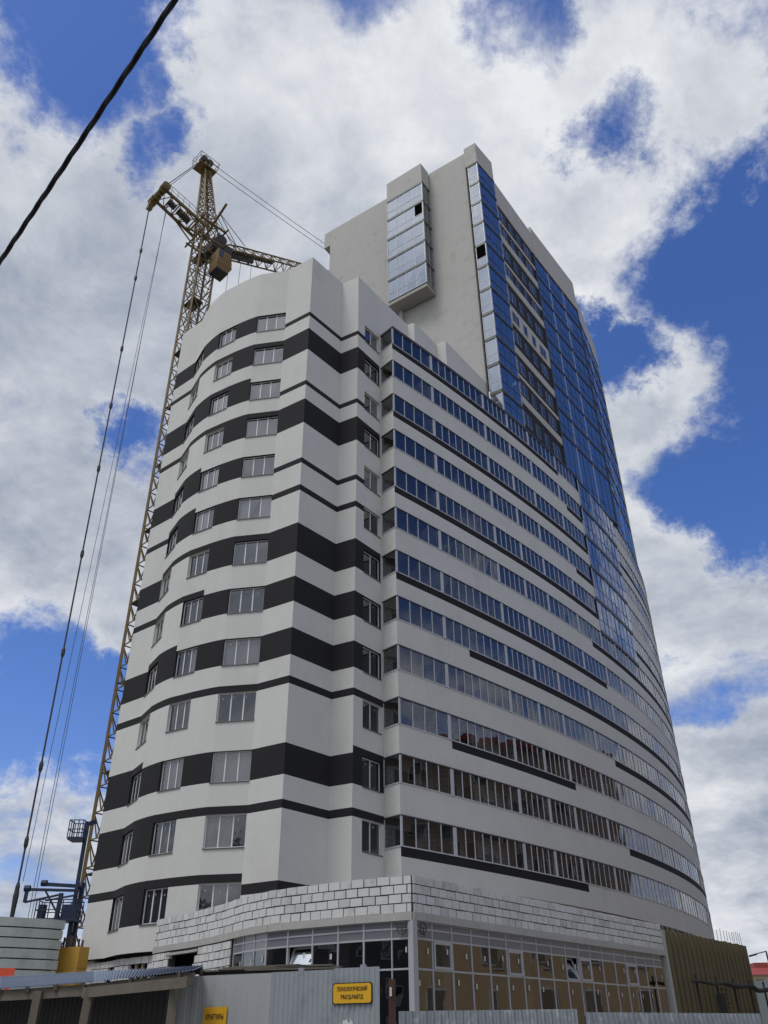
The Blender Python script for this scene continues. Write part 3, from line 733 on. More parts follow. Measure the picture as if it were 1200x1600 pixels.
glass_front([34.75, 39.5, 45.0], 0, 9, lambda n: ZR + .2 if n == 0 else SL(n) - .25, OFG - .12, 3, (FR0, FR1))
m = MB()
P_ = chord(GL0, GL1, 4, .08)
for p, q in zip(P_, P_[1:]): m.wall(p, q, 73.75, 78.3)
I_ = chord(GL0, GL1, 4, -1.8); m.wall(I_[0], P_[0], 73.75, 78.3); m.wall(P_[-1], I_[-1], 73.3, 78.3)

for i in range(len(P_) - 1): m.face([(*P_[i], 73.75), (*I_[i], 73.75), (*I_[i + 1], 73.75), (*P_[i + 1], 73.75)])
P_ = chord(FR0, FR1, 4, .08)
for p, q in zip(P_, P_[1:]): m.wall(p, q, 73.4, 76.6)
m.wall(P_[-1], arc(45.2, OFG - 8), 44, 76.6)
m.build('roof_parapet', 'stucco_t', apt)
m = MB(); m.slabbox(lerp(GL0, GL1, -.02), lerp(GL0, GL1, .004), -.1, .09, ZR, 73.8); m.build('corner_post', 'aludark', apt)
m = MB(); m.slabbox(lerp(GL0, GL1, .995), lerp(GL0, GL1, 1.01), -.8, .06, ZR, 73.8); m.build('corner_post', 'aludark', apt)
# inner core behind the glass so that the panes are not looked straight through
m = MB(); P_ = arcpts(24.4, 45.0, OFG - 1.4, 2.0)
for p, q in zip(P_, P_[1:]): m.wall(p, q, ZR, 73.6)
m.build('core_wall', 'balin', apt)
O_ = arcpts(24.4, 45.0, OFG - .1, 2.0)
for n in range(0, 9):
    m = MB()
    for i in range(len(O_) - 1): m.face([(*O_[i], SL(n) + .02), (*O_[i + 1], SL(n) + .02), (*P_[i + 1], SL(n) + .02), (*P_[i], SL(n) + .02)])
    m.build('core_floor', 'slab', apt)
# ledge where the tall front steps back
m = MB(); O_ = arcpts(24.4, SEND, .03, 1.6); I_ = arcpts(24.4, SEND, -2.2, 1.6)
for i in range(len(O_) - 1): m.face([(*O_[i], ZR + .16), (*O_[i + 1], ZR + .16), (*I_[i + 1], ZR + .16), (*I_[i], ZR + .16)])
for p, q in zip(O_, O_[1:]): m.wall(p, q, ZR - .02, ZR + .16)
m.build('ledge', 'aludark', apt)
# curtain strip that runs down through the balconies
zc_ = lambda n: 28.95 + 3.0 * n
LB = [24.75, 27.5, 30.5, 33.5]
glass_front(LB, 0, 5, zc_, .04, 3)

# ================================================================== UNFINISHED ANNEX
annex = thing('unfinished_annex', 'unfinished single storey annex of white aerated block and shop glazing wrapped round the tower foot', 'building', (0.8, 29.5, 0))
AC = (0.80, 29.55); AE = (13.25, 44.90)
ad = V((AE[0] - AC[0], AE[1] - AC[1])).normalized()
def ar(s, off=0.0): return (AC[0] + ad.x * s + ad.y * off, AC[1] + ad.y * s - ad.x * off)
LW = [(-10.35, 41.2), (-9.28, 39.75), (-8.08, 38.4), (-6.54, 36.2), (-5.39, 34.2), (-4.24, 32.75), (-3.64, 32.25), (-2.68, 31.6), (-1.06, 30.5), AC]
class Path:
    def __init__(s, pts):
        s.p = pts; s.L = [0.0]
        for a, b in zip(pts, pts[1:]): s.L.append(s.L[-1] + dist(a, b))
        s.T = s.L[-1]
    def at(s, u, off=0.0):
        u = max(0.0, min(s.T, u))
        for i in range(len(s.L) - 1):
            if u <= s.L[i + 1] + 1e-9:
                q = lerp(s.p[i], s.p[i + 1], (u - s.L[i]) / (s.L[i + 1] - s.L[i])); n = outn(s.p[i], s.p[i + 1])
                return (q[0] + n.x * off, q[1] + n.y * off)
    def sub(s, a, b, off=0.0):
        return [s.at(a, off)] + [s.at(u, off) for u in s.L if a + .01 < u < b - .01] + [s.at(b, off)]
lpath = Path(LW)
rpath = Path([AC, ar(19.75)])
def blocks(mb, path, u0, u1, z0, z1, bw=.49, bh=.2825, dep=.10, gap=.034, skip=(), ragged=False, holes=()):
    """aerated blocks laid in courses; a dark joint shows between them"""
    rows = int(round((z1 - z0) / bh))
    for r in range(rows):
        za = z0 + r * bh; zb = za + bh - gap * .8
        u = u0 - (bw / 2 if r % 2 else 0) + random.uniform(-.04, .04)
        while u < u1:
            w_ = bw * random.choice((1, 1, 1, 1, 1, .97, .9))
            a = max(u0, u) + gap / 2; b = min(u1, u + w_) - gap / 2 * random.uniform(.7, 1.6); u += w_
            if b - a < .06: continue
            m = (a + b) / 2
            if any(h[0] < m < h[1] and h[2] < (za + zb) / 2 < h[3] for h in holes): continue
            o = random.uniform(-.010, .012); zt = zb - random.choice((0, 0, 0, .004, .012)) 
            p, q = path.at(a, 0), path.at(b, 0)
            mb.slabbox(p, q, -dep, .05 + o, za + random.uniform(0, .006), zt, random.choice((0, 0, 0, 0, 1, 1, 2)))
ZBK0, ZBK1 = 5.12, 6.25
bw_ = MB(); blocks(bw_, rpath, 0.0, 19.72, ZBK0, ZBK1); bw_.build('block_parapet', ['block', 'block2', 'block3'], annex)
bw_ = MB(); blocks(bw_, lpath, 0.0, lpath.T, ZBK0, ZBK1); bw_.build('block_parapet', ['block', 'block2', 'block3'], annex)
m = MB()
for pa in (lpath, rpath):
    Pp = pa.sub(0, pa.T)
    for p, q in zip(Pp, Pp[1:]): m.slabbox(p, q, -.22, .012, ZBK0 - .002, ZBK1 - .03)
m.build('block_backing', 'mortar', annex)
m = MB()
for pa in (lpath, rpath):
    Pp = pa.sub(0, pa.T)
    for p, q in zip(Pp, Pp[1:]): m.slabbox(p, q, -.3, .075, 4.88, ZBK0 - .004)
m.build('ring_beam', 'conc', annex)
# annex roof
m = MB(); m.face([(x, y, 5.6) for x, y in LW + [ar(19.7), (14, 56), (0, 43), (-5, 41)]]); m.build('annex_roof', 'slab', annex)
# shop glazing of the right wing
MUL = [0.06, 1.05, 2.17, 3.32, 4.45, 5.58, 6.68, 7.75, 8.86, 9.98, 11.08, 12.1, 13.18, 14.33, 15.4, 16.5, 17.5, 18.45, 19.4]
ZTR = [0.30, 3.51, 4.37, 4.66, 4.875]
def shop_bay(p, q, opener=False, tilt=False, corner=False):
    n_ = outn(p, q); f_ = MB(); gl = MB(); sp = MB(); st = MB()
    f_.slabbox(p, lerp(p, q, .055), -.08, .03, ZTR[0], ZTR[-1])
    for z in ZTR[1:]: f_.slabbox(lerp(p, q, .055), q, -.06, .02, z - .028, z + .028)
    f_.slabbox(lerp(p, q, .055), q, -.06, .02, ZTR[0], ZTR[0] + .06)
    f_.slabbox(lerp(p, q, .055), q, -.06, .02, 1.88, 1.93)
    def pane(mb, z0, z1, o=0.0, a=.055, b=1.0, j=.004):
        c, d = lerp(p, q, a), lerp(p, q, b); e = [o + random.uniform(-j, j) for _ in range(4)]
        mb.face([(c[0] + n_.x * e[0], c[1] + n_.y * e[0], z0), (d[0] + n_.x * e[1], d[1] + n_.y * e[1], z0), (d[0] + n_.x * e[2], d[1] + n_.y * e[2], z1), (c[0] + n_.x * e[3], c[1] + n_.y * e[3], z1)])
    pane(gl, ZTR[0] + .04, 1.9); pane(gl, 1.92, ZTR[1] - .02)
    if tilt:   # tilted sash standing open
        c, d = V(lerp(p, q, .10)), V(lerp(p, q, .95)); zb, zt = ZTR[1] + .06, ZTR[2] - .05
        gl.face([(c.x, c.y, zb), (d.x, d.y, zb), (d.x + n_.x * -.28, d.y + n_.y * -.28, zt), (c.x + n_.x * -.28, c.y + n_.y * -.28, zt)], 2)
        for a, b in (((c.x, c.y, zb), (d.x, d.y, zb)), ((c.x - n_.x * .28, c.y - n_.y * .28, zt), (d.x - n_.x * .28, d.y - n_.y * .28, zt)), ((c.x, c.y, zb), (c.x - n_.x * .28, c.y - n_.y * .28, zt)), ((d.x, d.y, zb), (d.x - n_.x * .28, d.y - n_.y * .28, zt))):
            f_.bar(a, b, .06)
    else: pane(gl, ZTR[1] + .02, ZTR[2] - .02)
    pane(sp, ZTR[2] + .02, ZTR[3] - .02, .003, j=.004); pane(sp, ZTR[3] + .02, ZTR[4], .003, j=.004)
    if opener:
        for a, b, z0, z1 in ((.09, .16, ZTR[1] + .03, ZTR[2] - .03), (.90, .98, ZTR[1] + .03, ZTR[2] - .03), (.16, .90, ZTR[1] + .03, ZTR[1] + .11), (.16, .90, ZTR[2] - .11, ZTR[2] - .03)):
            f_.slabbox(lerp(p, q, a), lerp(p, q, b), .003, .045, z0, z1)
    for z1 in (ZTR[1], ZTR[2]):
        if random.random() < .85:
            u_ = random.uniform(.66, .80) if z1 == ZTR[2] else random.uniform(.14, .3); zz = z1 - random.uniform(.22, .32)
            c, d = lerp(p, q, u_), lerp(p, q, u_ + .08)
            gl.face([(c[0] + n_.x * .02, c[1] + n_.y * .02, zz - .16), (d[0] + n_.x * .02, d[1] + n_.y * .02, zz - .16), (d[0] + n_.x * .02, d[1] + n_.y * .02, zz), (c[0] + n_.x * .02, c[1] + n_.y * .02, zz)], 1)
    o = f_.build('shop_glazing', 'alu', annex)
    gl.build('glass', ['glassp', 'sticker', 'glassm'], o); sp.build('spandrel_pane', 'spandrelglass', o)
for i, (a, b) in enumerate(zip(MUL, MUL[1:])):
    shop_bay(ar(a, -.06), ar(b, -.06), opener=i in (1, 5, 10, 14), tilt=(i == 9))
LL = lpath.T
LM = [0.12, .80, 1.84, 2.88, 3.97, 5.07, 6.2, 7.0, 7.8, 8.75]
LM = [LL - x for x in LM][::-1]
for i, (a, b) in enumerate(zip(LM, LM[1:])):
    shop_bay(lpath.at(a, -.06), lpath.at(b, -.06), tilt=(i == 4), opener=False)
m = MB(); m.prism([ar(-.05, .09), ar(.16, .09), ar(.16, -.15), ar(-.05, -.15)][::-1] if False else [(AC[0] - .16, AC[1] + .05), (AC[0] + .0, AC[1] - .10), (AC[0] + .15, AC[1] + .08), (AC[0] - .02, AC[1] + .22)], .25, 4.879)
m.build('corner_mullion', 'alu', annex)
# round hoops fixed at the corner
for cpt, dd in ((lpath.at(LL - .35, .10), V((lpath.at(LL - .1)[0] - lpath.at(LL - .6)[0], lpath.at(LL - .1)[1] - lpath.at(LL - .6)[1])).normalized()), (ar(.42, .10), ad)):
    m = MB(); cz_ = 4.66
    m.tube([(cpt[0] + dd.x * .17 * math.cos(a), cpt[1] + dd.y * .17 * math.cos(a), cz_ + .17 * math.sin(a)) for a in [2 * math.pi * i / 20 for i in range(21)]], .018, 6)
    m.bar((cpt[0] - dd.x * .17, cpt[1] - dd.y * .17, cz_), (cpt[0] + dd.x * .17, cpt[1] + dd.y * .17, cz_), .03); m.bar((cpt[0], cpt[1], cz_), (cpt[0] + dd.x * .06, cpt[1] + dd.y * .06, cz_ - .24), .03)
    m.build('hoop', 'cdark', annex)
# block piers of the left wing with a doorway
LBL = LL - 8.85
dz0, dz1 = 1.9, 4.5
m = MB(); blocks(m, lpath, 0.0, LBL, 0.05, 4.86, bh=.283, holes=[(1.75, 4.1, 0, 4.72)]); m.build('block_pier', ['block', 'block2', 'block3'], annex)
m = MB(); 
for a, b in ((0.0, 1.7), (4.15, LBL)):
    Pp = lpath.sub(a, b)
    for p, q in zip(Pp, Pp[1:]): m.slabbox(p, q, -.3, .010, 0.02, 4.876)
Pp = lpath.sub(1.7, 4.15)
for p, q in zip(Pp, Pp[1:]): m.slabbox(p, q, -.3, .010, 4.72, 4.876)
m.build('pier_backing', 'mortar', annex)
m = MB(); Pp = lpath.sub(1.5, 4.3)
for p, q in zip(Pp, Pp[1:]): m.slabbox(p, q, -.1, .09, 4.70, 4.79)
m.build('lintel', 'conc', annex)
# dark interior
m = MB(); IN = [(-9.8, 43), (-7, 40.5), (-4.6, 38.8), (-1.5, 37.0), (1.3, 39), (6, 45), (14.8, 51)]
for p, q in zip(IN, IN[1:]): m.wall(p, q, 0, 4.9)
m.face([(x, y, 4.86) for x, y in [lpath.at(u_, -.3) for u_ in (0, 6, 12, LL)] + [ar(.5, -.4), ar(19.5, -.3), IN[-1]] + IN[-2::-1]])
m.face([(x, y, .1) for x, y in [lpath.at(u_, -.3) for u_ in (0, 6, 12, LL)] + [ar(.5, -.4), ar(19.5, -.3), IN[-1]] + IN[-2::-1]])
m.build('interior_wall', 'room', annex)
for cpos in ((-1.6, 33.5), (2.2, 34.4), (5.6, 38.6), (9, 42.6)):
    m = MB(); m.prism([(cpos[0] - .2, cpos[1] - .2), (cpos[0] + .2, cpos[1] - .2), (cpos[0] + .2, cpos[1] + .2), (cpos[0] - .2, cpos[1] + .2)], .1, 4.85); m.build('column', 'conc', annex)
m = MB(); c = lpath.at(LL - 3.45, -.35); m.bar((c[0], c[1], .1), (c[0] + .03, c[1], 4.5), .12); m.build('timber_prop', 'woodpale', annex)
# ground storey blocks under the curved front (same annex shell)
gpath = Path([(-15.3, 46.75), (-13.6, 45.35), (-12.6, 43.9), (-11.3, 42.55), (-10.2, 41.75)])
m = MB(); blocks(m, gpath, 1.1, gpath.T, 0.1, 5.0, bh=.30, holes=[(2.45, 3.4, 0, 4.55), (4.9, 6.6, 0, 4.6)]); m.build('ground_storey_blocks', ['block', 'block2', 'block3'], annex)
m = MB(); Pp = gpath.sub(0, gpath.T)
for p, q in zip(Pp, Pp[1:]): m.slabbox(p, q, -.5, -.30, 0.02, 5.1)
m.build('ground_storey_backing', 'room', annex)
m = MB(); Pp = gpath.sub(0, 1.08)
for p, q in zip(Pp, Pp[1:]): m.slabbox(p, q, -.3, .04, 0.02, 4.98)
m.build('rendered_pier', 'stucco', annex)
m = MB()
for a, b in ((2.9, 3.05), (5.3, 5.45), (5.9, 6.0)):
    m.slabbox(gpath.at(a), gpath.at(b), -.2, -.1, .1, 4.6)
m.build('timber_frame', 'woodpale', annex)

# insulated wall with starter bars at the right end
ow = MB(); s0o, s1o = 19.85, 31.55
nrib = 38
for i in range(nrib):
    a = s0o + (s1o - s0o) * i / nrib; b = s0o + (s1o - s0o) * (i + 1) / nrib; h = .08 if i % 2 else 0.0
    ow.slabbox(ar(a), ar(b), -.35, .02 + h + random.uniform(0, .02), .05, 6.03 - random.uniform(0, .05))
ow.slabbox(ar(s0o), ar(s1o), -6, -.35, .05, 5.9)
ow.build('insulated_wall', 'olive', annex)
m = MB(); m.slabbox(ar(19.72), ar(20.02), -.2, .10, .05, 6.0); m.build('end_post', 'conc', annex)
for s_r in [20.3, 20.9, 21.45, 22.0, 23.5, 24.05, 24.5, 25.0, 25.5, 26.2, 26.6, 27.1, 27.6, 28.1, 28.65, 29.1, 29.7, 29.95, 30.2, 30.6, 31.05, 31.45]:
    m = MB(); p = ar(s_r, -.06); h = 6.72 if s_r < 23 else 6.60
    m.tube([(p[0], p[1], 5.6), (p[0] + random.uniform(-.05, .05), p[1], h + random.uniform(-.06, .06))], .016, 5); m.build('rebar', 'steel', annex)

# overhead wrapped pipe on posts in front of that wall
pipe = thing('pipe_rack', 'black wrapped overhead pipe on thin dark posts in front of the olive insulated wall', 'pipe rack', (*ar(20.4, 1.2), 0))
m = MB(); PR = [ar(20.2 + .9 * i, 1.0) for i in range(17)]
m.tube([(x, y, 3.80 + .03 * math.sin(i * 1.7) - (0.10 if i > 9 else 0) + random.uniform(-.02, .02)) for i, (x, y) in enumerate(PR)], [.06 + .05 * (i > 4) + random.uniform(0, .03) for i in range(17)], 7); m.build('pipe', 'black', pipe)
for s_p in (20.6, 23.2, 25.6, 28.0, 30.3, 32.2, 33.6):
    m = MB(); p = ar(s_p, 1.0); m.tube([(*p, 0), (*p, 4.1)], .05, 6); m.build('post', 'black', pipe)
m = MB(); p, q = ar(23.0, .9), ar(23.5, .9); m.slabbox(p, q, 0, .3, 2.4, 3.3); m.build('valve_box', 'black', pipe)
m = MB()
for i in range(9):
    p, q = ar(24.2, .7), ar(25.4, .7); m.bar((*p, 2.0 + .2 * i), (*q, 2.0 + .2 * i), .04)
m.build('ladder_rungs', 'black', pipe)

# ================================================================== TOWER CRANE
K0 = V((-17.0, 53.3, 0)); U = V((.709, .705, 0)); VV = V((-.705, .709, 0))
crane = thing('tower_crane', 'worn yellow lattice tower crane with raised jib standing behind the curved block', 'crane', K0)
def kp(a, b, z): return K0 + U * a + VV * b + V((0, 0, z))
hw = .85
ms = MB()
for sa, sb in ((-1, -1), (1, -1), (1, 1), (-1, 1)): ms.bar(kp(sa * hw, sb * hw, 4), kp(sa * hw, sb * hw, 68), .17)
z = 4.0; i = 0
cor = [(-1, -1), (1, -1), (1, 1), (-1, 1)]
while z < 67:
    for c in range(4):
        a, b = cor[c], cor[(c + 1) % 4]
        p0, p1 = kp(a[0] * hw, a[1] * hw, z), kp(b[0] * hw, b[1] * hw, z); q0, q1 = kp(a[0] * hw, a[1] * hw, z + 1.6), kp(b[0] * hw, b[1] * hw, z + 1.6); mdl = (p0 + p1) / 2
        ms.bar(p0, p1, .07); mq = (q0 + q1) / 2
        ms.bar(mdl, q0, .065); ms.bar(mdl, q1, .065)
    z += 1.6; i += 1
ms.build('mast', 'cyellow', crane)
lad = MB()
for sb in (-.18, .18): lad.bar(kp(-.2, sb, 5), kp(-.2, sb, 66), .05)
zz = 5
while zz < 66: lad.bar(kp(-.2, -.18, zz), kp(-.2, .18, zz), .035); zz += .35
lad.build('ladder', 'cyellow', crane)
for zz in range(10, 66, 6):
    m = MB(); m.prism([tuple(kp(a, b, 0)[:2]) for a, b in ((-.8, -.8), (.3, -.8), (.3, .8), (-.8, .8))], zz, zz + .08); m.build('landing', 'cdark' if zz % 12 else 'cab', crane)
th = MB(); ZA = 79.0
APX = (-1.0, .75)
def hp(a, b, w, z): t = (z - 67) / (ZA - 67); return kp(a * w + APX[0] * t, b * w + APX[1] * t, z)
for sa, sb in cor: th.bar(kp(sa * hw, sb * hw, 67), hp(sa, sb, .22, ZA), .15)
zz = 67.0
def hwz(z): return hw + (.22 - hw) * (z - 67) / (ZA - 67)
while zz < ZA - .6:
    st_ = max(.8, 1.9 * hwz(zz)); z2 = min(ZA, zz + st_)
    for c in range(4):
        a, b = cor[c], cor[(c + 1) % 4]; w0, w1 = hwz(zz), hwz(z2)
        p0, p1, q0, q1 = hp(a[0], a[1], w0, zz), hp(b[0], b[1], w0, zz), hp(a[0], a[1], w1, z2), hp(b[0], b[1], w1, z2)
        th.bar(p0, q1, .06); th.bar(p1, q0, .06); th.bar(q0, q1, .07)
    zz = z2
th.build('tower_head', 'cyellow', crane)
def tk(a, b, z): return kp(a + APX[0], b + APX[1], z)
tp = MB()
tp.prism([tuple(tk(a, b, 0)[:2]) for a, b in ((-1.0, -.7), (1.0, -.7), (1.0, .7), (-1.0, .7))], 77.6, 77.72)
for a, b in ((-1.0, -.7), (1.0, -.7), (1.0, .7), (-1.0, .7), (-1.0, 0), (1.0, 0)): tp.bar(tk(a, b, 77.7), tk(a * 1.15, b * 1.15, 79.0), .04)
for zz in (78.4, 79.0):
    R_ = [tk(a * 1.12, b * 1.12, zz) for a, b in ((-1.0, -.7), (1.0, -.7), (1.0, .7), (-1.0, .7))]
    for i in range(4): tp.bar(R_[i], R_[(i + 1) % 4], .04)
tp.build('top_platform', 'cyellow', crane)
sv = MB()
for sa in (-.35, .35): sv.tube([tk(sa, -.35, ZA + .05), tk(sa, .35, ZA + .05)], .36, 12)
sv.bar(tk(-.5, 0, ZA), tk(.5, 0, ZA), .5, .5); sv.bar(tk(0, 0, ZA), tk(0, 0, ZA + .9), .06)
for a in range(8):
    t0, t1 = a * math.pi / 8, (a + 1) * math.pi / 8
    sv.bar(tk(.55 * math.cos(t0), 0, ZA + .3 + .75 * math.sin(t0)), tk(.55 * math.cos(t1), 0, ZA + .3 + .75 * math.sin(t1)), .035)
sv.build('head_sheave', 'cdark', crane)
# cross frames where jib and strut meet the mast
cf = MB()
for zz in (66.2, 68.4):
    cf = MB()
    for sb in (-1, 1): cf.bar(kp(-1.5, sb * 1.0, zz), kp(1.5, sb * 1.0, zz), .15)
    for sa in (-1.3, 1.4): cf.bar(kp(sa, -1.5, zz), kp(sa, 1.5, zz), .14)
    cf.build('cross_frame', 'cyellow', crane)

cf = MB(); cf.bar(kp(.2, -2.6, 70.2), kp(.2, 1.9, 67.6), .2); cf.build('guy_beam', 'cyellow', crane)
mh = MB(); mh.prism([tuple(kp(a, b, 0)[:2]) for a, b in ((.3, -1.0), (2.4, -1.0), (2.4, .8), (.3, .8))], 65.7, 66.9); mh.tube([kp(1.2, -1.0, 67.3), kp(1.2, .8, 67.3)], .55, 10); mh.build('winch', 'cdark', crane)
# strut to the rear, its sheave block and walkway rail
sr = MB(); TIPZ = 68.8; TA = -5.45
def sp_(a, b): return kp(-.85 - 4.55 * a, b * (.95 - .10 * a), 67.6 + (TIPZ - 67.6) * a)
for sb in (-1, 1): sr.bar(sp_(0, sb), sp_(1, sb), .20, .26); sr.bar(sp_(0, sb) - V((0, 0, 1.1)), sp_(.55, sb), .10)
for i in range(6):
    a = i / 5; sr.bar(sp_(a, -1), sp_(a, 1), .11)
    if i < 5: sr.bar(sp_(a, -1), sp_(a + .2, 1), .07); sr.bar(sp_(a, 1), sp_(a + .2, -1), .07)
sr.build('rear_strut', 'cyellow', crane)
rl = MB()
for i in range(8):
    a = i / 7; rl.bar(sp_(a, -1.15), sp_(a, -1.15) + V((0, 0, 1.0)), .035)
rl.bar(sp_(0, -1.15) + V((0, 0, 1.0)), sp_(1, -1.15) + V((0, 0, 1.0)), .035); rl.bar(sp_(0, -1.15) + V((0, 0, .5)), sp_(1, -1.15) + V((0, 0, .5)), .03)
rl.build('strut_railing', 'cyellow', crane)
lm = MB(); lm.bar(sp_(.25, .1) + V((0, 0, .1)), sp_(.55, .1) + V((0, 0, .25)), .55, .45); lm.bar(sp_(.62, .0) + V((0, 0, .1)), sp_(.80, .0) + V((0, 0, .2)), .45, .4); lm.build('strut_winch', 'cdark', crane)
sbk = MB()
for bb in (-1.2, -.75, -.2, .35, .85, 1.3): sbk.tube([kp(TA, bb - .16, TIPZ + .1), kp(TA, bb + .16, TIPZ + .1)], .42 if abs(bb) > .5 else .34, 12)
sbk.bar(kp(TA, -1.4, TIPZ + .1), kp(TA, 1.45, TIPZ + .1), .34, .34); sbk.bar(kp(TA - .1, 1.0, TIPZ + .2), kp(TA - .1, 1.5, TIPZ - .9), .45, .5); sbk.bar(kp(TA, -.6, TIPZ + .3), kp(TA, -.6, TIPZ + 1.3), .05); sbk.bar(kp(TA, .9, TIPZ + .3), kp(TA, .9, TIPZ + 1.1), .05)
sbk.build('strut_sheaves', 'cyellow', crane)
# raised jib
JL, JA = 30.0, R(26)
def jp(s, b, h): return kp(.9 + s * math.cos(JA) - h * math.sin(JA), b, 66.3 + s * math.sin(JA) + h * math.cos(JA))
jb = MB()
def jw(s): return .75 * min(1.0, .35 + s / 4.0) if s < JL - 4 else .75 * max(.25, (JL - s) / 4.0)
def jh(s): return 1.35 * min(1.0, .3 + s / 4.0) if s < JL - 4 else 1.35 * max(.2, (JL - s) / 4.0)
st_ = 1.25; s_ = 0.0
while s_ < JL - .1:
    s2 = s_ + st_; w0, w1, h0, h1 = jw(s_), jw(s2), jh(s_), jh(s2)
    for sb in (-1, 1):
        jb.bar(jp(s_, sb * w0, 0), jp(s2, sb * w1, 0), .12)
        jb.bar(jp(s_, sb * w0, 0), jp((s_ + s2) / 2, 0, (h0 + h1) / 2), .065); jb.bar(jp(s2, sb * w1, 0), jp((s_ + s2) / 2, 0, (h0 + h1) / 2), .065)
    jb.bar(jp(s_, -w0, 0), jp(s_, w0, 0), .07); jb.bar(jp(s_, -w0, 0), jp(s2, w1, 0), .06)
    jb.bar(jp(s_, 0, h0), jp(s2, 0, h1), .12); s_ = s2
jb.build('jib', 'cyellow', crane)
wk = MB(); wk.bar(jp(.5, 0, .35), jp(8, 0, .35), .45, .06)
wk.bar(jp(1.5, 0, -.15), jp(5, 0, -.15), .35, .35); wk.build('jib_walkway', 'cdark', crane)
jt = MB()
for a, h in ((.9, 66.8), (.9, 67.2)):
    pass
for bb in (-.5, .5): jt.bar(kp(.8, bb, 71.2), jp(4.2, bb * .8, 1.2), .05)
for bb in (-.2, .3): jt.bar(kp(.8, bb, 71.8), jp(3.2, bb * .8, 1.3), .05)
jt.build('jib_stay', 'cdark', crane)
# operator's cab under the jib foot
cbp = kp(1.0, -1.5, 0.0); cb = MB(); cw_ = .68
cq = [cbp + U * a * cw_ + VV * b * .66 for a, b in ((-1, -1), (1, -1), (1, 1), (-1, 1))]
lowq = [cbp + U * a * cw_ * .92 + VV * b * .62 for a, b in ((-1, -1), (1.0, -1), (1.0, 1), (-1, 1))]
midq = [c.copy() for c in cq]; 
for c in (1, 2): midq[c] = cq[c] + U * .28
T_ = lambda q, z: [(c.x, c.y, z) for c in q]
cb.box8(T_(lowq, 61.9), T_(midq, 62.6)); cb.box8(T_(midq, 62.601), T_(cq, 64.3))
for i in range(7):
    p, q = cq[0].lerp(cq[1], i / 6), cq[0].lerp(cq[1], i / 6); cb.bar((p.x, p.y, 62.5), (p.x, p.y, 64.3), .06)
ocab = cb.build('cab', 'cab', crane)
m = MB(); n_ = -VV
a_, b_ = cq[0].lerp(cq[1], .12) + n_ * .03, cq[0].lerp(cq[1], .40) + n_ * .03
m.face([(a_.x, a_.y, 63.4), (b_.x, b_.y, 63.4), (b_.x, b_.y, 64.3), (a_.x, a_.y, 64.3)])
a_, b_ = cq[1] + U * .22, cq[2] + U * .22
m.face([(a_.x, a_.y, 63.1), (b_.x, b_.y, 63.1), ((cq[2] + U * .05).x, (cq[2] + U * .05).y, 64.4), ((cq[1] + U * .05).x, (cq[1] + U * .05).y, 64.4)])
m.build('cab_window', 'glassw', ocab)
m = MB(); m.box8(T_([c + (c - cbp) * .05 for c in lowq], 61.75), T_([c + (c - cbp) * .05 for c in lowq], 61.895)); m.build('cab_floor', 'cdark', ocab)
# ropes
def rope(name, a, b, r, sag=0.0, parent=crane, mat='rope', n=10):
    a, b = V(a), V(b); m = MB(); m.tube([a.lerp(b, i / n) - V((0, 0, sag * 4 * (i / n) * (1 - i / n))) for i in range(n + 1)], r, 5)
    return m.build(name, mat, parent)
tipj = jp(JL, 0, 0)
for bb in (-.3, .3): rope('pendant_rope', tk(.4, bb, ZA), tipj + VV * bb, .030, .25)
for bb in (-.9, .55): rope('stay_rope', tk(-.4, bb * .3, ZA), kp(TA, bb, TIPZ + .4), .045 if bb < 0 else .03)
m = MB(); ra, rb = kp(TA - .15, 1.35, TIPZ - .8), V((-20.35, 49.4, 6.9))
N_ = 30; pts = [ra.lerp(rb, i / N_) for i in range(N_ + 1)]; m.tube(pts, .055, 6)
for fpos in (.10, .16, .30, .40, .50, .62, .74, .86, .93, .97):
    c0, c1 = ra.lerp(rb, fpos - .006), ra.lerp(rb, fpos + .006); m.tube([c0, c0.lerp(c1, .3), c0.lerp(c1, .7), c1], [.06, .13, .13, .06], 8)
c0, c1 = ra.lerp(rb, .965), rb; m.tube([c0, c0.lerp(c1, .3), c1], [.09, .16, .10], 8)
m.build('rear_pendant', 'rope', crane)
for bb, ee in ((.35, (-19.6, 50.2, 6.5)), (.15, (-20.4, 50.0, 9.2)), (.25, (-19.9, 50.5, 6.5))): rope('hoist_rope', kp(-4.4, bb, TIPZ - .2), ee, .018)
for ss in (2.2, 3.6, 5.0): rope('hanging_rope', jp(ss, .1, -.1), jp(ss, .1, -.1) - V((0, 0, 12)), .022)

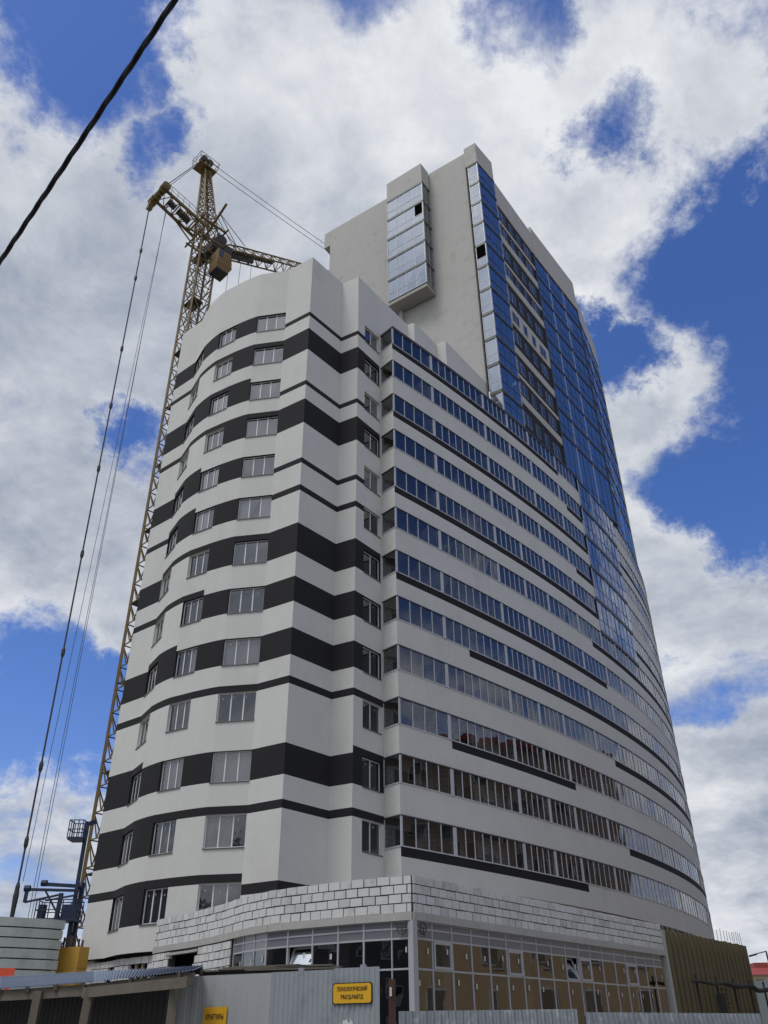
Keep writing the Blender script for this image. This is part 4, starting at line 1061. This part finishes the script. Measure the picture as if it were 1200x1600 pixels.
# blue erection frame at the foot of the crane
fb = K0 + V((-.2, -3.6, 0))
frm = thing('erection_frame', 'blue steel erection frame with small railed platforms beside the crane foot', 'crane frame', (-18.0, 50.4, 0))
m = MB(); m.bar((-17.35, 50.3, .5), (-17.45, 50.3, 12.4), .18); m.bar((-17.2, 50.6, .5), (-17.2, 50.6, 9.2), .2); m.bar((-18.4, 50.1, .5), (-18.15, 50.1, 8.6), .2); m.bar((-17.45, 50.3, 12.3), (-17.1, 50.6, 12.5), .2, .25)
for z0 in (1.5, 3.5, 5.2): m.bar((-18.4, 50.1, z0), (-17.2, 50.6, z0 + 1.6), .10); m.bar((-17.2, 50.6, z0), (-18.3, 50.1, z0 + 1.6), .10)
m.build('column', 'blue', frm)
def railed(name, x0, x1, y0, y1, z):
    m = MB(); m.prism([(x0, y0), (x1, y0), (x1, y1), (x0, y1)], z, z + .14); o = m.build(name, 'blue', frm)
    r = MB(); cs_ = [(x0, y0), (x1, y0), (x1, y1), (x0, y1)]
    for i in range(4):
        p, q = cs_[i], cs_[(i + 1) % 4]
        for hh in (.55, 1.05): r.bar((*p, z + hh), (*q, z + hh), .045)
        for t in (0, .33, .66): c = lerp(p, q, t); r.bar((*c, z + .1), (*c, z + 1.05), .045)
    r.build('railing', 'blue', o)
railed('upper_platform', -18.25, -17.45, 49.6, 50.6, 11.35); railed('lower_platform', -19.2, -17.0, 49.5, 50.7, 7.15)
m = MB(); m.bar((-19.95, 49.7, 8.75), (-17.2, 50.3, 8.75), .13, .14); m.bar((-19.95, 49.7, 8.75), (-19.95, 49.7, 8.1), .16); m.bar((-19.95, 49.7, 8.1), (-18.1, 50.1, 8.55), .10); m.bar((-19.3, 50.3, 9.1), (-17.1, 50.6, 9.0), .15, .18); m.bar((-19.0, 49.9, 8.7), (-18.0, 50.2, 7.3), .10); m.bar((-18.9, 49.9, 8.2), (-17.4, 50.2, 8.5), .09)
for x, y, z in ((-19.95, 49.7, 8.8), (-19.3, 50.3, 9.15), (-17.3, 50.4, 9.0)): m.tube([(x - .15, y, z), (x + .15, y, z)], .17, 10)
m.build('outrigger', 'blue', frm)
m = MB(); m.prism([(-17.9, 49.9), (-17.1, 49.9), (-17.1, 50.6), (-17.9, 50.6)], 7.3, 8.0); m.build('drive_box', 'blue', frm)
m = MB(); m.tube([(-19.0, 50.0, 7.3), (-19.0, 50.0, 8.0)], .22, 10); m.build('drum', 'blue', frm)

# ballast slabs stacked on the crane's turntable
bq0 = V((-15.75, 43.5))
def ballast_poly(j):
    e = j
    front = [(-21.6, 40.9), (-20.2, 41.05), (-18.7, 41.6), (-17.3, 42.3), (-15.85 + e, 43.3)]
    return front + [(-15.45 + e, 43.85), (-16.6, 45.6), (-21.0, 44.0)]
n_sl = 14
for i in range(n_sl):
    m = MB(); z0 = .6 + .425 * i; j = random.uniform(-.05, .05)
    m.prism(ballast_poly(j), z0 + .03, z0 + .40, 0)
    o = m.build('ballast_slab', 'ballast' if i < n_sl - 1 else 'ballast')
    pos = 'topmost' if i == n_sl - 1 else 'lowest' if i == 0 else None
    nm = ['first', 'second', 'third', 'fourth', 'fifth', 'sixth', 'seventh', 'eighth', 'ninth', 'tenth', 'eleventh', 'twelfth', 'thirteenth'][n_sl - 1 - i - 1] if 0 < i < n_sl - 1 else ''
    lab = ('topmost grey concrete ballast slab of the stack left of the crane foot' if pos == 'topmost' else 'lowest grey concrete ballast slab of the stack left of the crane foot' if pos == 'lowest'
           else nm + ' grey concrete ballast slab below the topmost one left of the crane foot')
    tag(o, lab, 'ballast slab', 'ballast slabs stacked by the crane')
turn = thing('crane_turntable', 'mustard yellow machinery cabinet between the ballast stack and the curved block', 'machinery cabinet', (-15.0, 45.0, 0))
m = MB(); cpoly = [(-15.85, 44.55), (-14.65, 44.2), (-14.35, 44.7), (-15.5, 45.3)]; m.prism(cpoly, .1, 5.45); 
for zz in (1.5, 4.55): m.prism([(x + (x + 15.1) * .03, y + (y - 44.7) * .03) for x, y in cpoly], zz, zz + .05)
m.build('cabinet', 'mustard', turn)
m = MB()
for i in range(6): m.bar((-15.6 + .18 * i, 44.6, 5.45), (-15.6 + .18 * i, 44.6, 5.45 + random.uniform(.2, .5)), .08)
m.build('cabinet_fitting', 'cdark', turn)
ban = MB(); ban.slabbox((-10.2, 20.8), (-8.45, 21.3), 0, .04, 2.80, 3.08); ban.slabbox((-9.2, 21.08), (-9.1, 21.11), -.1, -.005, 0, 3.05); ban.slabbox((-8.6, 21.24), (-8.5, 21.27), -.1, -.005, 0, 3.05)
tag(ban.build('site_banner', 'orange'), 'small plain red banner in front of the grey ballast stack', 'banner')

# ================================================================== FENCES, CANOPY, SIGNS
def corrugated(mb, p, q, z0, z1, pitch=.115, depth=.022, jit=0.0, mi=0):
    L = dist(p, q); n_ = outn(p, q); d = V((q[0] - p[0], q[1] - p[1])) / L; prof = [(0, 0), (.35, 0), (.5, 1), (.85, 1)]
    us = []; k = 0
    while k * pitch < L:
        for a, h in prof:
            u = k * pitch + a * pitch
            if u <= L: us.append((u, h * depth))
        k += 1
    us.append((L, 0))
    pts = [(p[0] + d.x * u + n_.x * h, p[1] + d.y * u + n_.y * h) for u, h in us]
    for a, b in zip(pts, pts[1:]): mb.wall(a, b, z0, z1, mi)
    for a, b in zip(pts, pts[1:]):
        a2, b2 = (a[0] - n_.x * .004, a[1] - n_.y * .004), (b[0] - n_.x * .004, b[1] - n_.y * .004); mb.wall(b2, a2, z0, z1, mi)
FG = 'sheet metal hoarding around the site'
FL = [(-7.9, 17.6), (-4.9, 15.5), (-3.2, 14.45), (-1.70, 13.72), (-0.12, 12.86)]
lfence = thing('hoarding', 'tall pale grey corrugated hoarding carrying the two yellow signs', 'fence', (-1.7, 13.72, 0), group=FG)
m = MB(); corrugated(m, FL[0], FL[1], .05, 2.42); corrugated(m, FL[1], FL[2], .05, 2.46); m.build('shaded_sheet', 'fenceshade', lfence)
m = MB(); corrugated(m, FL[2], FL[3], .05, 2.50, pitch=.20, depth=.010); m.build('matt_sheet', 'fencepale', lfence)
m = MB(); corrugated(m, FL[3], lerp(FL[3], FL[4], .62), .05, 2.505, pitch=.082, depth=.013); m.build('ribbed_sheet', 'fence', lfence)
m = MB(); pq = lerp(FL[3], FL[4], .60); nn_ = outn(FL[3], FL[4]); corrugated(m, (pq[0] + nn_.x * .006, pq[1] + nn_.y * .006), FL[4], .05, 2.515, pitch=.082, depth=.013); m.build('ribbed_sheet', 'fence', lfence)
m = MB()
for zz in (.5, 1.3, 2.2):
    for p, q in zip(FL[2:], FL[3:]): m.slabbox(p, q, -.09, -.03, zz, zz + .06)
m.build('rail', 'rust', lfence)
for t in (.25, .82):
    m = MB(); c = lerp(FL[3], FL[4], t); m.slabbox(lerp(FL[3], FL[4], t), lerp(FL[3], FL[4], t + .05), -.06, -.03, 2.3, 2.55); m.build('bracket', 'fence', lfence)
m = MB(); m.prism([(.00, 12.80), (.095, 12.80), (.095, 12.90), (.00, 12.90)], 0, 2.36); 
gp = m.build('gate_post', 'rust'); tag(gp, 'dark rusty square gate post at the right end of the tall hoarding', 'post')
m = MB(); m.bar((.03, 12.79, 2.16), (.03, 12.78, 2.26), .03); m.build('hinge', 'pvc', gp)
for nm, p, q, z1, lb in (('a', (0.16, 15.4), (2.93, 15.02), 2.045, 'low peeling corrugated hoarding in front of the shop glazing corner'), ('b', (3.05, 15.0), (6.6, 17.2), 2.0, 'low peeling corrugated hoarding in front of the olive insulated wall')):
    t = thing('hoarding', lb, 'fence', (*p, 0), group=FG)
    m = MB(); corrugated(m, p, q, .05, z1, pitch=.115); m.build('sheet', 'fenceold', t)
    m = MB()
    for f_ in (0.0, .5, .98): c = lerp(p, q, f_); m.slabbox(c, (c[0] + .06, c[1]), -.12, -.04, 0, z1 - .05)
    m.build('post', 'rust', t)

# yellow signs with lettering
def text_mesh(body, size, name, mat, parent, origin, dx, n, width=None, bold=0.0):
    cu = bpy.data.curves.new(name, 'FONT'); cu.body = body; cu.size = size; cu.align_x = 'CENTER'; cu.align_y = 'CENTER'; cu.extrude = .001; cu.offset = bold
    to = bpy.data.objects.new(name, cu); C.objects.link(to)
    bpy.context.view_layer.update()
    me = bpy.data.meshes.new_from_object(to.evaluated_get(bpy.context.evaluated_depsgraph_get()))
    C.objects.unlink(to); bpy.data.objects.remove(to)
    xsv = [v.co.x for v in me.vertices]; k = (width / (max(xsv) - min(xsv))) if width and xsv else 1.0
    for v in me.vertices:
        x, y, z = v.co.x * k, v.co.y, v.co.z
        v.co = (origin[0] + dx.x * x + n.x * z, origin[1] + dx.y * x + n.y * z, origin[2] + y)
    me.materials.clear(); me.materials.append(M[mat])
    o = bpy.data.objects.new(name, me); C.objects.link(o); o.parent = parent; o.matrix_parent_inverse = wm(parent).inverted()
    return o
def sign(name, label, p, q, z0, z1, lines, border=True):
    n_ = outn(p, q); dx = V((q[0] - p[0], q[1] - p[1])).normalized()
    c = lerp(p, q, .5); t = thing(name, label, 'sign', (c[0], c[1], (z0 + z1) / 2), group='yellow signs on the hoarding')
    W_ = dist(p, q); H_ = z1 - z0; r = .035 if border else .004
    def rr(g, off, mb, back):
        pts = []
        for cx, cz, a0 in ((W_ / 2 - g - r, H_ / 2 - g - r, 0), (-W_ / 2 + g + r, H_ / 2 - g - r, 90), (-W_ / 2 + g + r, -H_ / 2 + g + r, 180), (W_ / 2 - g - r, -H_ / 2 + g + r, 270)):
            for i in range(5): a = R(a0 + 22.5 * i); pts.append((cx + r * math.cos(a), cz + r * math.sin(a)))
        P3 = [(c[0] + dx.x * x + n_.x * off, c[1] + dx.y * x + n_.y * off, (z0 + z1) / 2 + z) for x, z in pts]
        B3 = [(c[0] + dx.x * x + n_.x * back, c[1] + dx.y * x + n_.y * back, (z0 + z1) / 2 + z) for x, z in pts]
        mb.face(P3); 
        for i in range(len(P3)): j = (i + 1) % len(P3); mb.face([B3[i], B3[j], P3[j], P3[i]])
    if border:
        m = MB(); rr(0, .034, m, .022); m.build('border', 'ink', t)
    m = MB(); rr(.012 if border else 0, .037, m, .024); m.build('plate', 'signy', t)
    for txt, zc_, hgt, wd in lines: text_mesh(txt, hgt, 'lettering', 'ink', t, (c[0] + n_.x * .039, c[1] + n_.y * .039, zc_), dx, n_, wd, .0015)
    return t
fa = FL[3]; fb_ = FL[4]; Lf = dist(fa, fb_)

def on(p, q, s): L = dist(p, q); return lerp(p, q, s / L)
sign('sign', 'wide yellow sign with a black border and two lines of lettering near the gate post', on(fa, fb_, 1.076), on(fa, fb_, 1.70), 2.08, 2.335,
     [('ТЕХНОЛОГИЧЕСКИЙ', 2.255, .066, .48), ('ВЪЕЗД-ВЫЕЗД', 2.163, .066, .35)])
sign('sign', 'small yellow sign without border reading one word low on the matt grey sheet', on(FL[2], FL[3], .55), on(FL[2], FL[3], .96), 1.62, 2.09, [('КВАРТИРЫ', 1.962, .095, .31)], border=False)
pm = MB(); n_ = outn(fa, fb_); random.seed(3)
p_, q_ = on(fa, fb_, 1.24), on(fa, fb_, 1.40)
N_ = 9; top = [1.90 + random.uniform(-.035, .03) for _ in range(N_ + 1)]
for i in range(N_):
    a_, b_ = lerp(p_, q_, i / N_), lerp(p_, q_, (i + 1) / N_)
    pm.face([(a_[0] + n_.x * .027, a_[1] + n_.y * .027, 1.70), (b_[0] + n_.x * .027, b_[1] + n_.y * .027, 1.70), (b_[0] + n_.x * .027, b_[1] + n_.y * .027, top[i + 1]), (a_[0] + n_.x * .027, a_[1] + n_.y * .027, top[i])])
    pm.face([(a_[0] + n_.x * .025, a_[1] + n_.y * .025, 1.70), (a_[0] + n_.x * .025, a_[1] + n_.y * .025, top[i]), (b_[0] + n_.x * .025, b_[1] + n_.y * .025, top[i + 1]), (b_[0] + n_.x * .025, b_[1] + n_.y * .025, 1.70)])
tag(pm.build('poster', 'paper'), 'torn remains of a white poster stuck on the hoarding below the bordered yellow sign', 'poster')

# covered walkway in front of the hoarding
can = thing('walkway_canopy', 'makeshift walkway canopy of blue corrugated roofing on rough timber posts', 'canopy', (-4.4, 14.0, 0))
FE = [(-8.3, 16.55, 2.40), (-6.24, 15.27, 2.40), (-5.3, 14.75, 2.41), (-4.39, 14.10, 2.42), (-2.63, 12.63, 2.47)]
RE = [(-9.2, 18.4, 2.68), (-7.03, 17.11, 2.67), (-6.0, 16.55, 2.67), (-5.0, 15.95, 2.67), (-2.95, 15.0, 2.68)]
m = MB(); prof = [0, 0, 1, 1]
def seg(Pt, u):
    n = len(Pt) - 1; i = min(n - 1, int(u * n)); t = u * n - i; return V(Pt[i]).lerp(V(Pt[i + 1]), t)
NC = 520
for i in range(NC):
    u0, u1 = i / NC, (i + 1) / NC
    h0, h1 = .010 * (prof[i % 4]), .020 * (prof[(i + 1) % 4])
    a, b, c, d = seg(FE, u0), seg(FE, u1), seg(RE, u1), seg(RE, u0); dz0, dz1 = V((0, 0, h0)), V((0, 0, h1))
    m.face([a + dz0, b + dz1, c + dz1, d + dz0]); k_ = V((0, 0, -.004)); m.face([d + dz0 + k_, c + dz1 + k_, b + dz1 + k_, a + dz0 + k_])
m.build('roof_sheet', 'roofblue', can)
m = MB()
for a, b in zip(FE, FE[1:]): m.bar(V(a) + V((0, .10, -.09)), V(b) + V((0, .10, -.09)), .07, .15)
for a, b in zip(RE, RE[1:]): m.bar(V(a) + V((0, -.10, -.07)), V(b) + V((0, -.10, -.07)), .06, .10)
m.build('beam', 'wood', can)
m = MB(); m.bar((-4.52, 14.12, 2.285), (-2.66, 12.58, 2.335), .04, .13); m.build('fascia_plank', 'wood', can)
for (x, y), lean in (((-7.1, 15.9), .1), ((-5.40, 14.72), .03), ((-4.40, 14.06), .09), ((-2.90, 12.95), .02)):
    m = MB(); m.bar((x - lean, y, 0), (x, y, 2.34), .12); m.build('post', 'wood', can)
for u in (.1, .25, .4, .55, .7, .85, .97):
    m = MB(); a, b = seg(FE, u), seg(RE, u); m.bar(a + V((0, 0, -.035)), b + V((0, 0, -.035)), .05, .06); m.build('rafter', 'wood', can)
pl_ = thing('plank_stack', 'loose weathered planks laid along the top of the hoarding', 'planks', (-1.7, 14.5, 2.6))
random.seed(5)
for i in range(7):
    m = MB(); x0 = -3.1 + .25 * i + random.uniform(0, .2); x1 = x0 + random.uniform(.9, 1.6); x1 = min(x1, -.72)
    f = lambda x: 15.05 - (x + 3.1) * .30
    z0 = 2.60 + .018 * (i % 3); m.bar((x0, f(x0) - .03 * (i % 2), z0), (x1, f(x1) - .03 * (i % 2), z0 + random.uniform(-.01, .015)), .14, .025); m.build('plank', 'wood', pl_)
m = MB(); m.bar((-3.0, 15.1, 2.56), (-.75, 14.4, 2.575), .1, .06)
for x in (-2.9, -1.9, -.9): m.bar((x, 15.1 - (x + 3) * .31, 0), (x, 15.1 - (x + 3) * .31, 2.55), .08)
m.build('trestle', 'wood', pl_)

# overhead cable close to the camera: four twisted strands
cbm = MB(); P0, P1 = V((-6.2, 7.1, 6.25)), V((-.30, .70, 6.1))
P0, P1 = V((-2.81, 4.0, 6.0)), V((-.89, 1.94, 6.0)); dd = (P1 - P0); P0 = P0 - dd * 6.0; P1 = P1 + dd * 6.0; dd = (P1 - P0); LC = dd.length; dn = dd.normalized()
xx = dn.cross(V((0, 0, 1))).normalized(); yy = xx.cross(dn)
NS = 420
for k in range(3):
    pts = []
    for i in range(NS + 1):
        t = i / NS; a = t * LC / .62 * 2 * math.pi + k * 2 * math.pi / 3; sag = .55 * (4 * t * (1 - t)) - .535
        pts.append(P0 + dd * t + (xx * math.cos(a) + yy * math.sin(a)) * .0078 - V((0, 0, sag)))
    cbm.tube(pts, .0085, 6)
tag(cbm.build('overhead_cable', 'cable', smooth=True), 'thick black twisted cable crossing the sky at the upper left', 'cable')

# street lamp and far buildings on the right
lamp = thing('street_lamp', 'slim dark street lamp with a long arm rising behind the pipe posts', 'street lamp', (22.45, 55.6, 0))
m = MB(); m.tube([(22.55, 55.6, 0), (22.55, 55.6, 4), (22.50, 55.62, 5.85)], [.10, .07, .05], 8); m.build('pole', 'cdark', lamp)
m = MB(); m.tube([(22.50, 55.62, 5.83), (21.9, 55.85, 5.70)], .03, 6); m.build('arm', 'cdark', lamp)
m = MB(); m.bar((22.0, 55.82, 5.70), (21.55, 55.98, 5.60), .16, .09); m.build('lamp_head', 'cdark', lamp)
rb_ = thing('red_roofed_house', 'distant cream house with a red stepped roof on the right horizon', 'house', (60, 141, 0))
m = MB(); m.prism([(53.0, 140), (90, 134), (92, 146), (55, 152)], 0, 9.0); m.build('wall', 'cream', rb_)
m = MB(); q = [(52.4, 139.4), (90.6, 133.4), (92.6, 146.6), (54.4, 152.6)]; t = [(54.5, 141.5), (89, 136), (90.5, 144.5), (56.5, 150)]
m.box8([(x, y, 9.0) for x, y in q], [(x, y, 10.0) for x, y in t]); m.prism([(55.0, 141.5), (57.0, 141.2), (57.4, 144), (55.4, 144.4)], 10.0, 10.7); m.prism([(62, 140.6), (70, 139.2), (71, 143), (63, 144.2)], 10.0, 10.9); m.build('roof', 'redroof', rb_)
for i in range(8):
    m = MB(); a = lerp((53.0, 140), (90, 134), .03 + .12 * i); b = lerp((53.0, 140), (90, 134), .065 + .12 * i); m.slabbox(a, b, .01, .06, 6.9, 8.4); m.build('window', 'glassw', rb_)
gw = MB(); gw.slabbox((26.9, 75.5), (60, 72), -.3, 0, 0, 5.25)
for i in range(12): a = lerp((26.9, 75.5), (60, 72), i / 12); gw.slabbox(a, lerp((26.9, 75.5), (60, 72), i / 12 + .008), .002, .08, 0, 5.3)
tag(gw.build('panel_wall', 'greywall'), 'pale blue grey panel wall on the right horizon below the red roof', 'wall')

# ------------------------------------------------ neighbours across the street, seen in the glass, plus an added grey block
bb = thing('brick_apartment_block', 'brown brick apartment block across the yard, mirrored in the lower balcony glass', 'apartment building', (50, 50, 0))
m = MB(); m.prism([(50, 22), (64, 18), (70, 80), (53, 82)][::1], 0, 29.5); m.build('wall', 'brownbrick', bb)
m = MB(); m.prism([(49.6, 21.4), (64.6, 17.4), (70.6, 80.6), (52.6, 82.6)], 29.5, 30.3); m.build('roof', 'redroof', bb)
nb_ = 0
for i in range(12):
    for k in range(9):
        a = lerp((53, 82), (50, 22), (i + .3) / 12); b = lerp((53, 82), (50, 22), (i + .68) / 12)
        f_ = MB(); f_.slabbox(a, b, .01, .05, 1.2 + 3 * k, 2.8 + 3 * k); o = f_.build('window', 'pvc', bb)
        f_ = MB(); f_.slabbox(lerp(a, b, .06), lerp(a, b, .94), .052, .06, 1.28 + 3 * k, 2.72 + 3 * k); f_.build('glass', 'glassw', o)
oh = thing('ochre_building', 'low ochre rendered building across the yard, mirrored in the shop glazing', 'building', (34, 45, 0))
m = MB(); m.prism([(33, 26), (44, 24), (47, 58), (35, 60)], 0, 9.5); m.build('wall', 'orangewall', oh)
m = MB(); m.prism([(32.95, 25.9), (44, 23.9), (47, 58.1), (34.95, 60.1)], 0.0, 1.5); m.build('plinth', 'slab', oh)
m = MB(); m.prism([(32.6, 25.5), (44.4, 23.5), (47.4, 58.5), (34.6, 60.5)], 9.5, 9.9); m.build('roof', 'roof', oh)
for i in range(9):
    for k in range(2):
        a = lerp((35, 60), (33, 26), (i + .3) / 9); b = lerp((35, 60), (33, 26), (i + .62) / 9)
        f_ = MB(); f_.slabbox(a, b, .01, .06, 2.2 + 3.6 * k, 4.4 + 3.6 * k); o = f_.build('window', 'pvc', oh)
        f_ = MB(); f_.slabbox(lerp(a, b, .07), lerp(a, b, .93), .062, .07, 2.3 + 3.6 * k, 4.3 + 3.6 * k); f_.build('glass', 'curtain', o)
# trees behind the camera, mirrored in the low windows of the curved front
def tree(x, y, h, r, label, seed):
    rnd = random.Random(seed); t = thing('broadleaf_tree', label, 'tree', (x, y, 0), group='trees across the road')
    m = MB(); m.tube([(x, y, 0), (x + .1, y, h * .35), (x - .1, y + .1, h * .7)], [.22, .16, .07], 8)
    for i in range(9):
        a = rnd.uniform(0, 6.28); z0 = h * rnd.uniform(.3, .6); m.tube([(x, y, z0), (x + math.cos(a) * r * .8, y + math.sin(a) * r * .8, z0 + h * .22)], [.08, .02], 5)
    m.build('trunk', 'bark', t)
    m = MB()
    cl = [(rnd.gauss(0, .45) * r, rnd.gauss(0, .45) * r, h * rnd.uniform(.42, .98)) for _ in range(26)]
    for _ in range(1700):
        c = rnd.choice(cl); p = V((x + c[0] + rnd.gauss(0, .55), y + c[1] + rnd.gauss(0, .55), c[2] + rnd.gauss(0, .5))); s = rnd.uniform(.12, .24)
        a = V((rnd.gauss(0, 1), rnd.gauss(0, 1), rnd.gauss(0, 1))).normalized() * s; b = a.cross(V((rnd.gauss(0, 1), rnd.gauss(0, 1), rnd.gauss(0, 1)))).normalized() * s * .7
        m.face([p - a, p + b, p + a, p - b])
    m.build('crown', 'leaf', t)
gb = thing('added_grey_block', 'long dark grey brick block added left of the street to darken the shop windows', 'apartment building', (-46, 12, 0))  # unseen block, added to keep bright sky out of the shop glass
m = MB(); m.prism([(-58, -14), (-46, -16), (-46, 33), (-58, 34)], 0, 13.5); m.build('wall', 'greybrick', gb)
m = MB(); m.prism([(-58.4, -14.4), (-45.6, -16.4), (-45.6, 33.4), (-58.4, 34.4)], 13.5, 14.1); m.build('roof', 'roof', gb)
for i in range(14):
    for k in range(4):
        a = lerp((-46, -16), (-46, 33), (i + .3) / 14); b = lerp((-46, -16), (-46, 33), (i + .7) / 14)
        f_ = MB(); f_.slabbox(a, b, .01, .05, 1.4 + 3 * k, 3.0 + 3 * k); o = f_.build('window', 'pvc', gb)
        f_ = MB(); f_.slabbox(lerp(a, b, .06), lerp(a, b, .94), .052, .06, 1.48 + 3 * k, 2.92 + 3 * k); f_.build('glass', 'glassw', o)
tree(-22, -13, 14, 3.6, 'tall slim tree across the road behind the viewer, nearest the middle of the row', 1)
tree(-13, -15, 12.5, 3.2, 'shorter tree across the road, right of the tall slim one', 2)
tree(-33, -12, 15, 3.8, 'broad crowned tree across the road, left of the tall slim one', 3)
tree(-40, -18, 24, 5.2, 'widest tree across the road at the far left end of the row', 4)
tree(-4, -16, 12, 3.6, 'rounded tree across the road straight behind the viewer', 5)
tree(6, -15, 13, 3.9, 'leafy tree across the road at the right end of the row', 6)
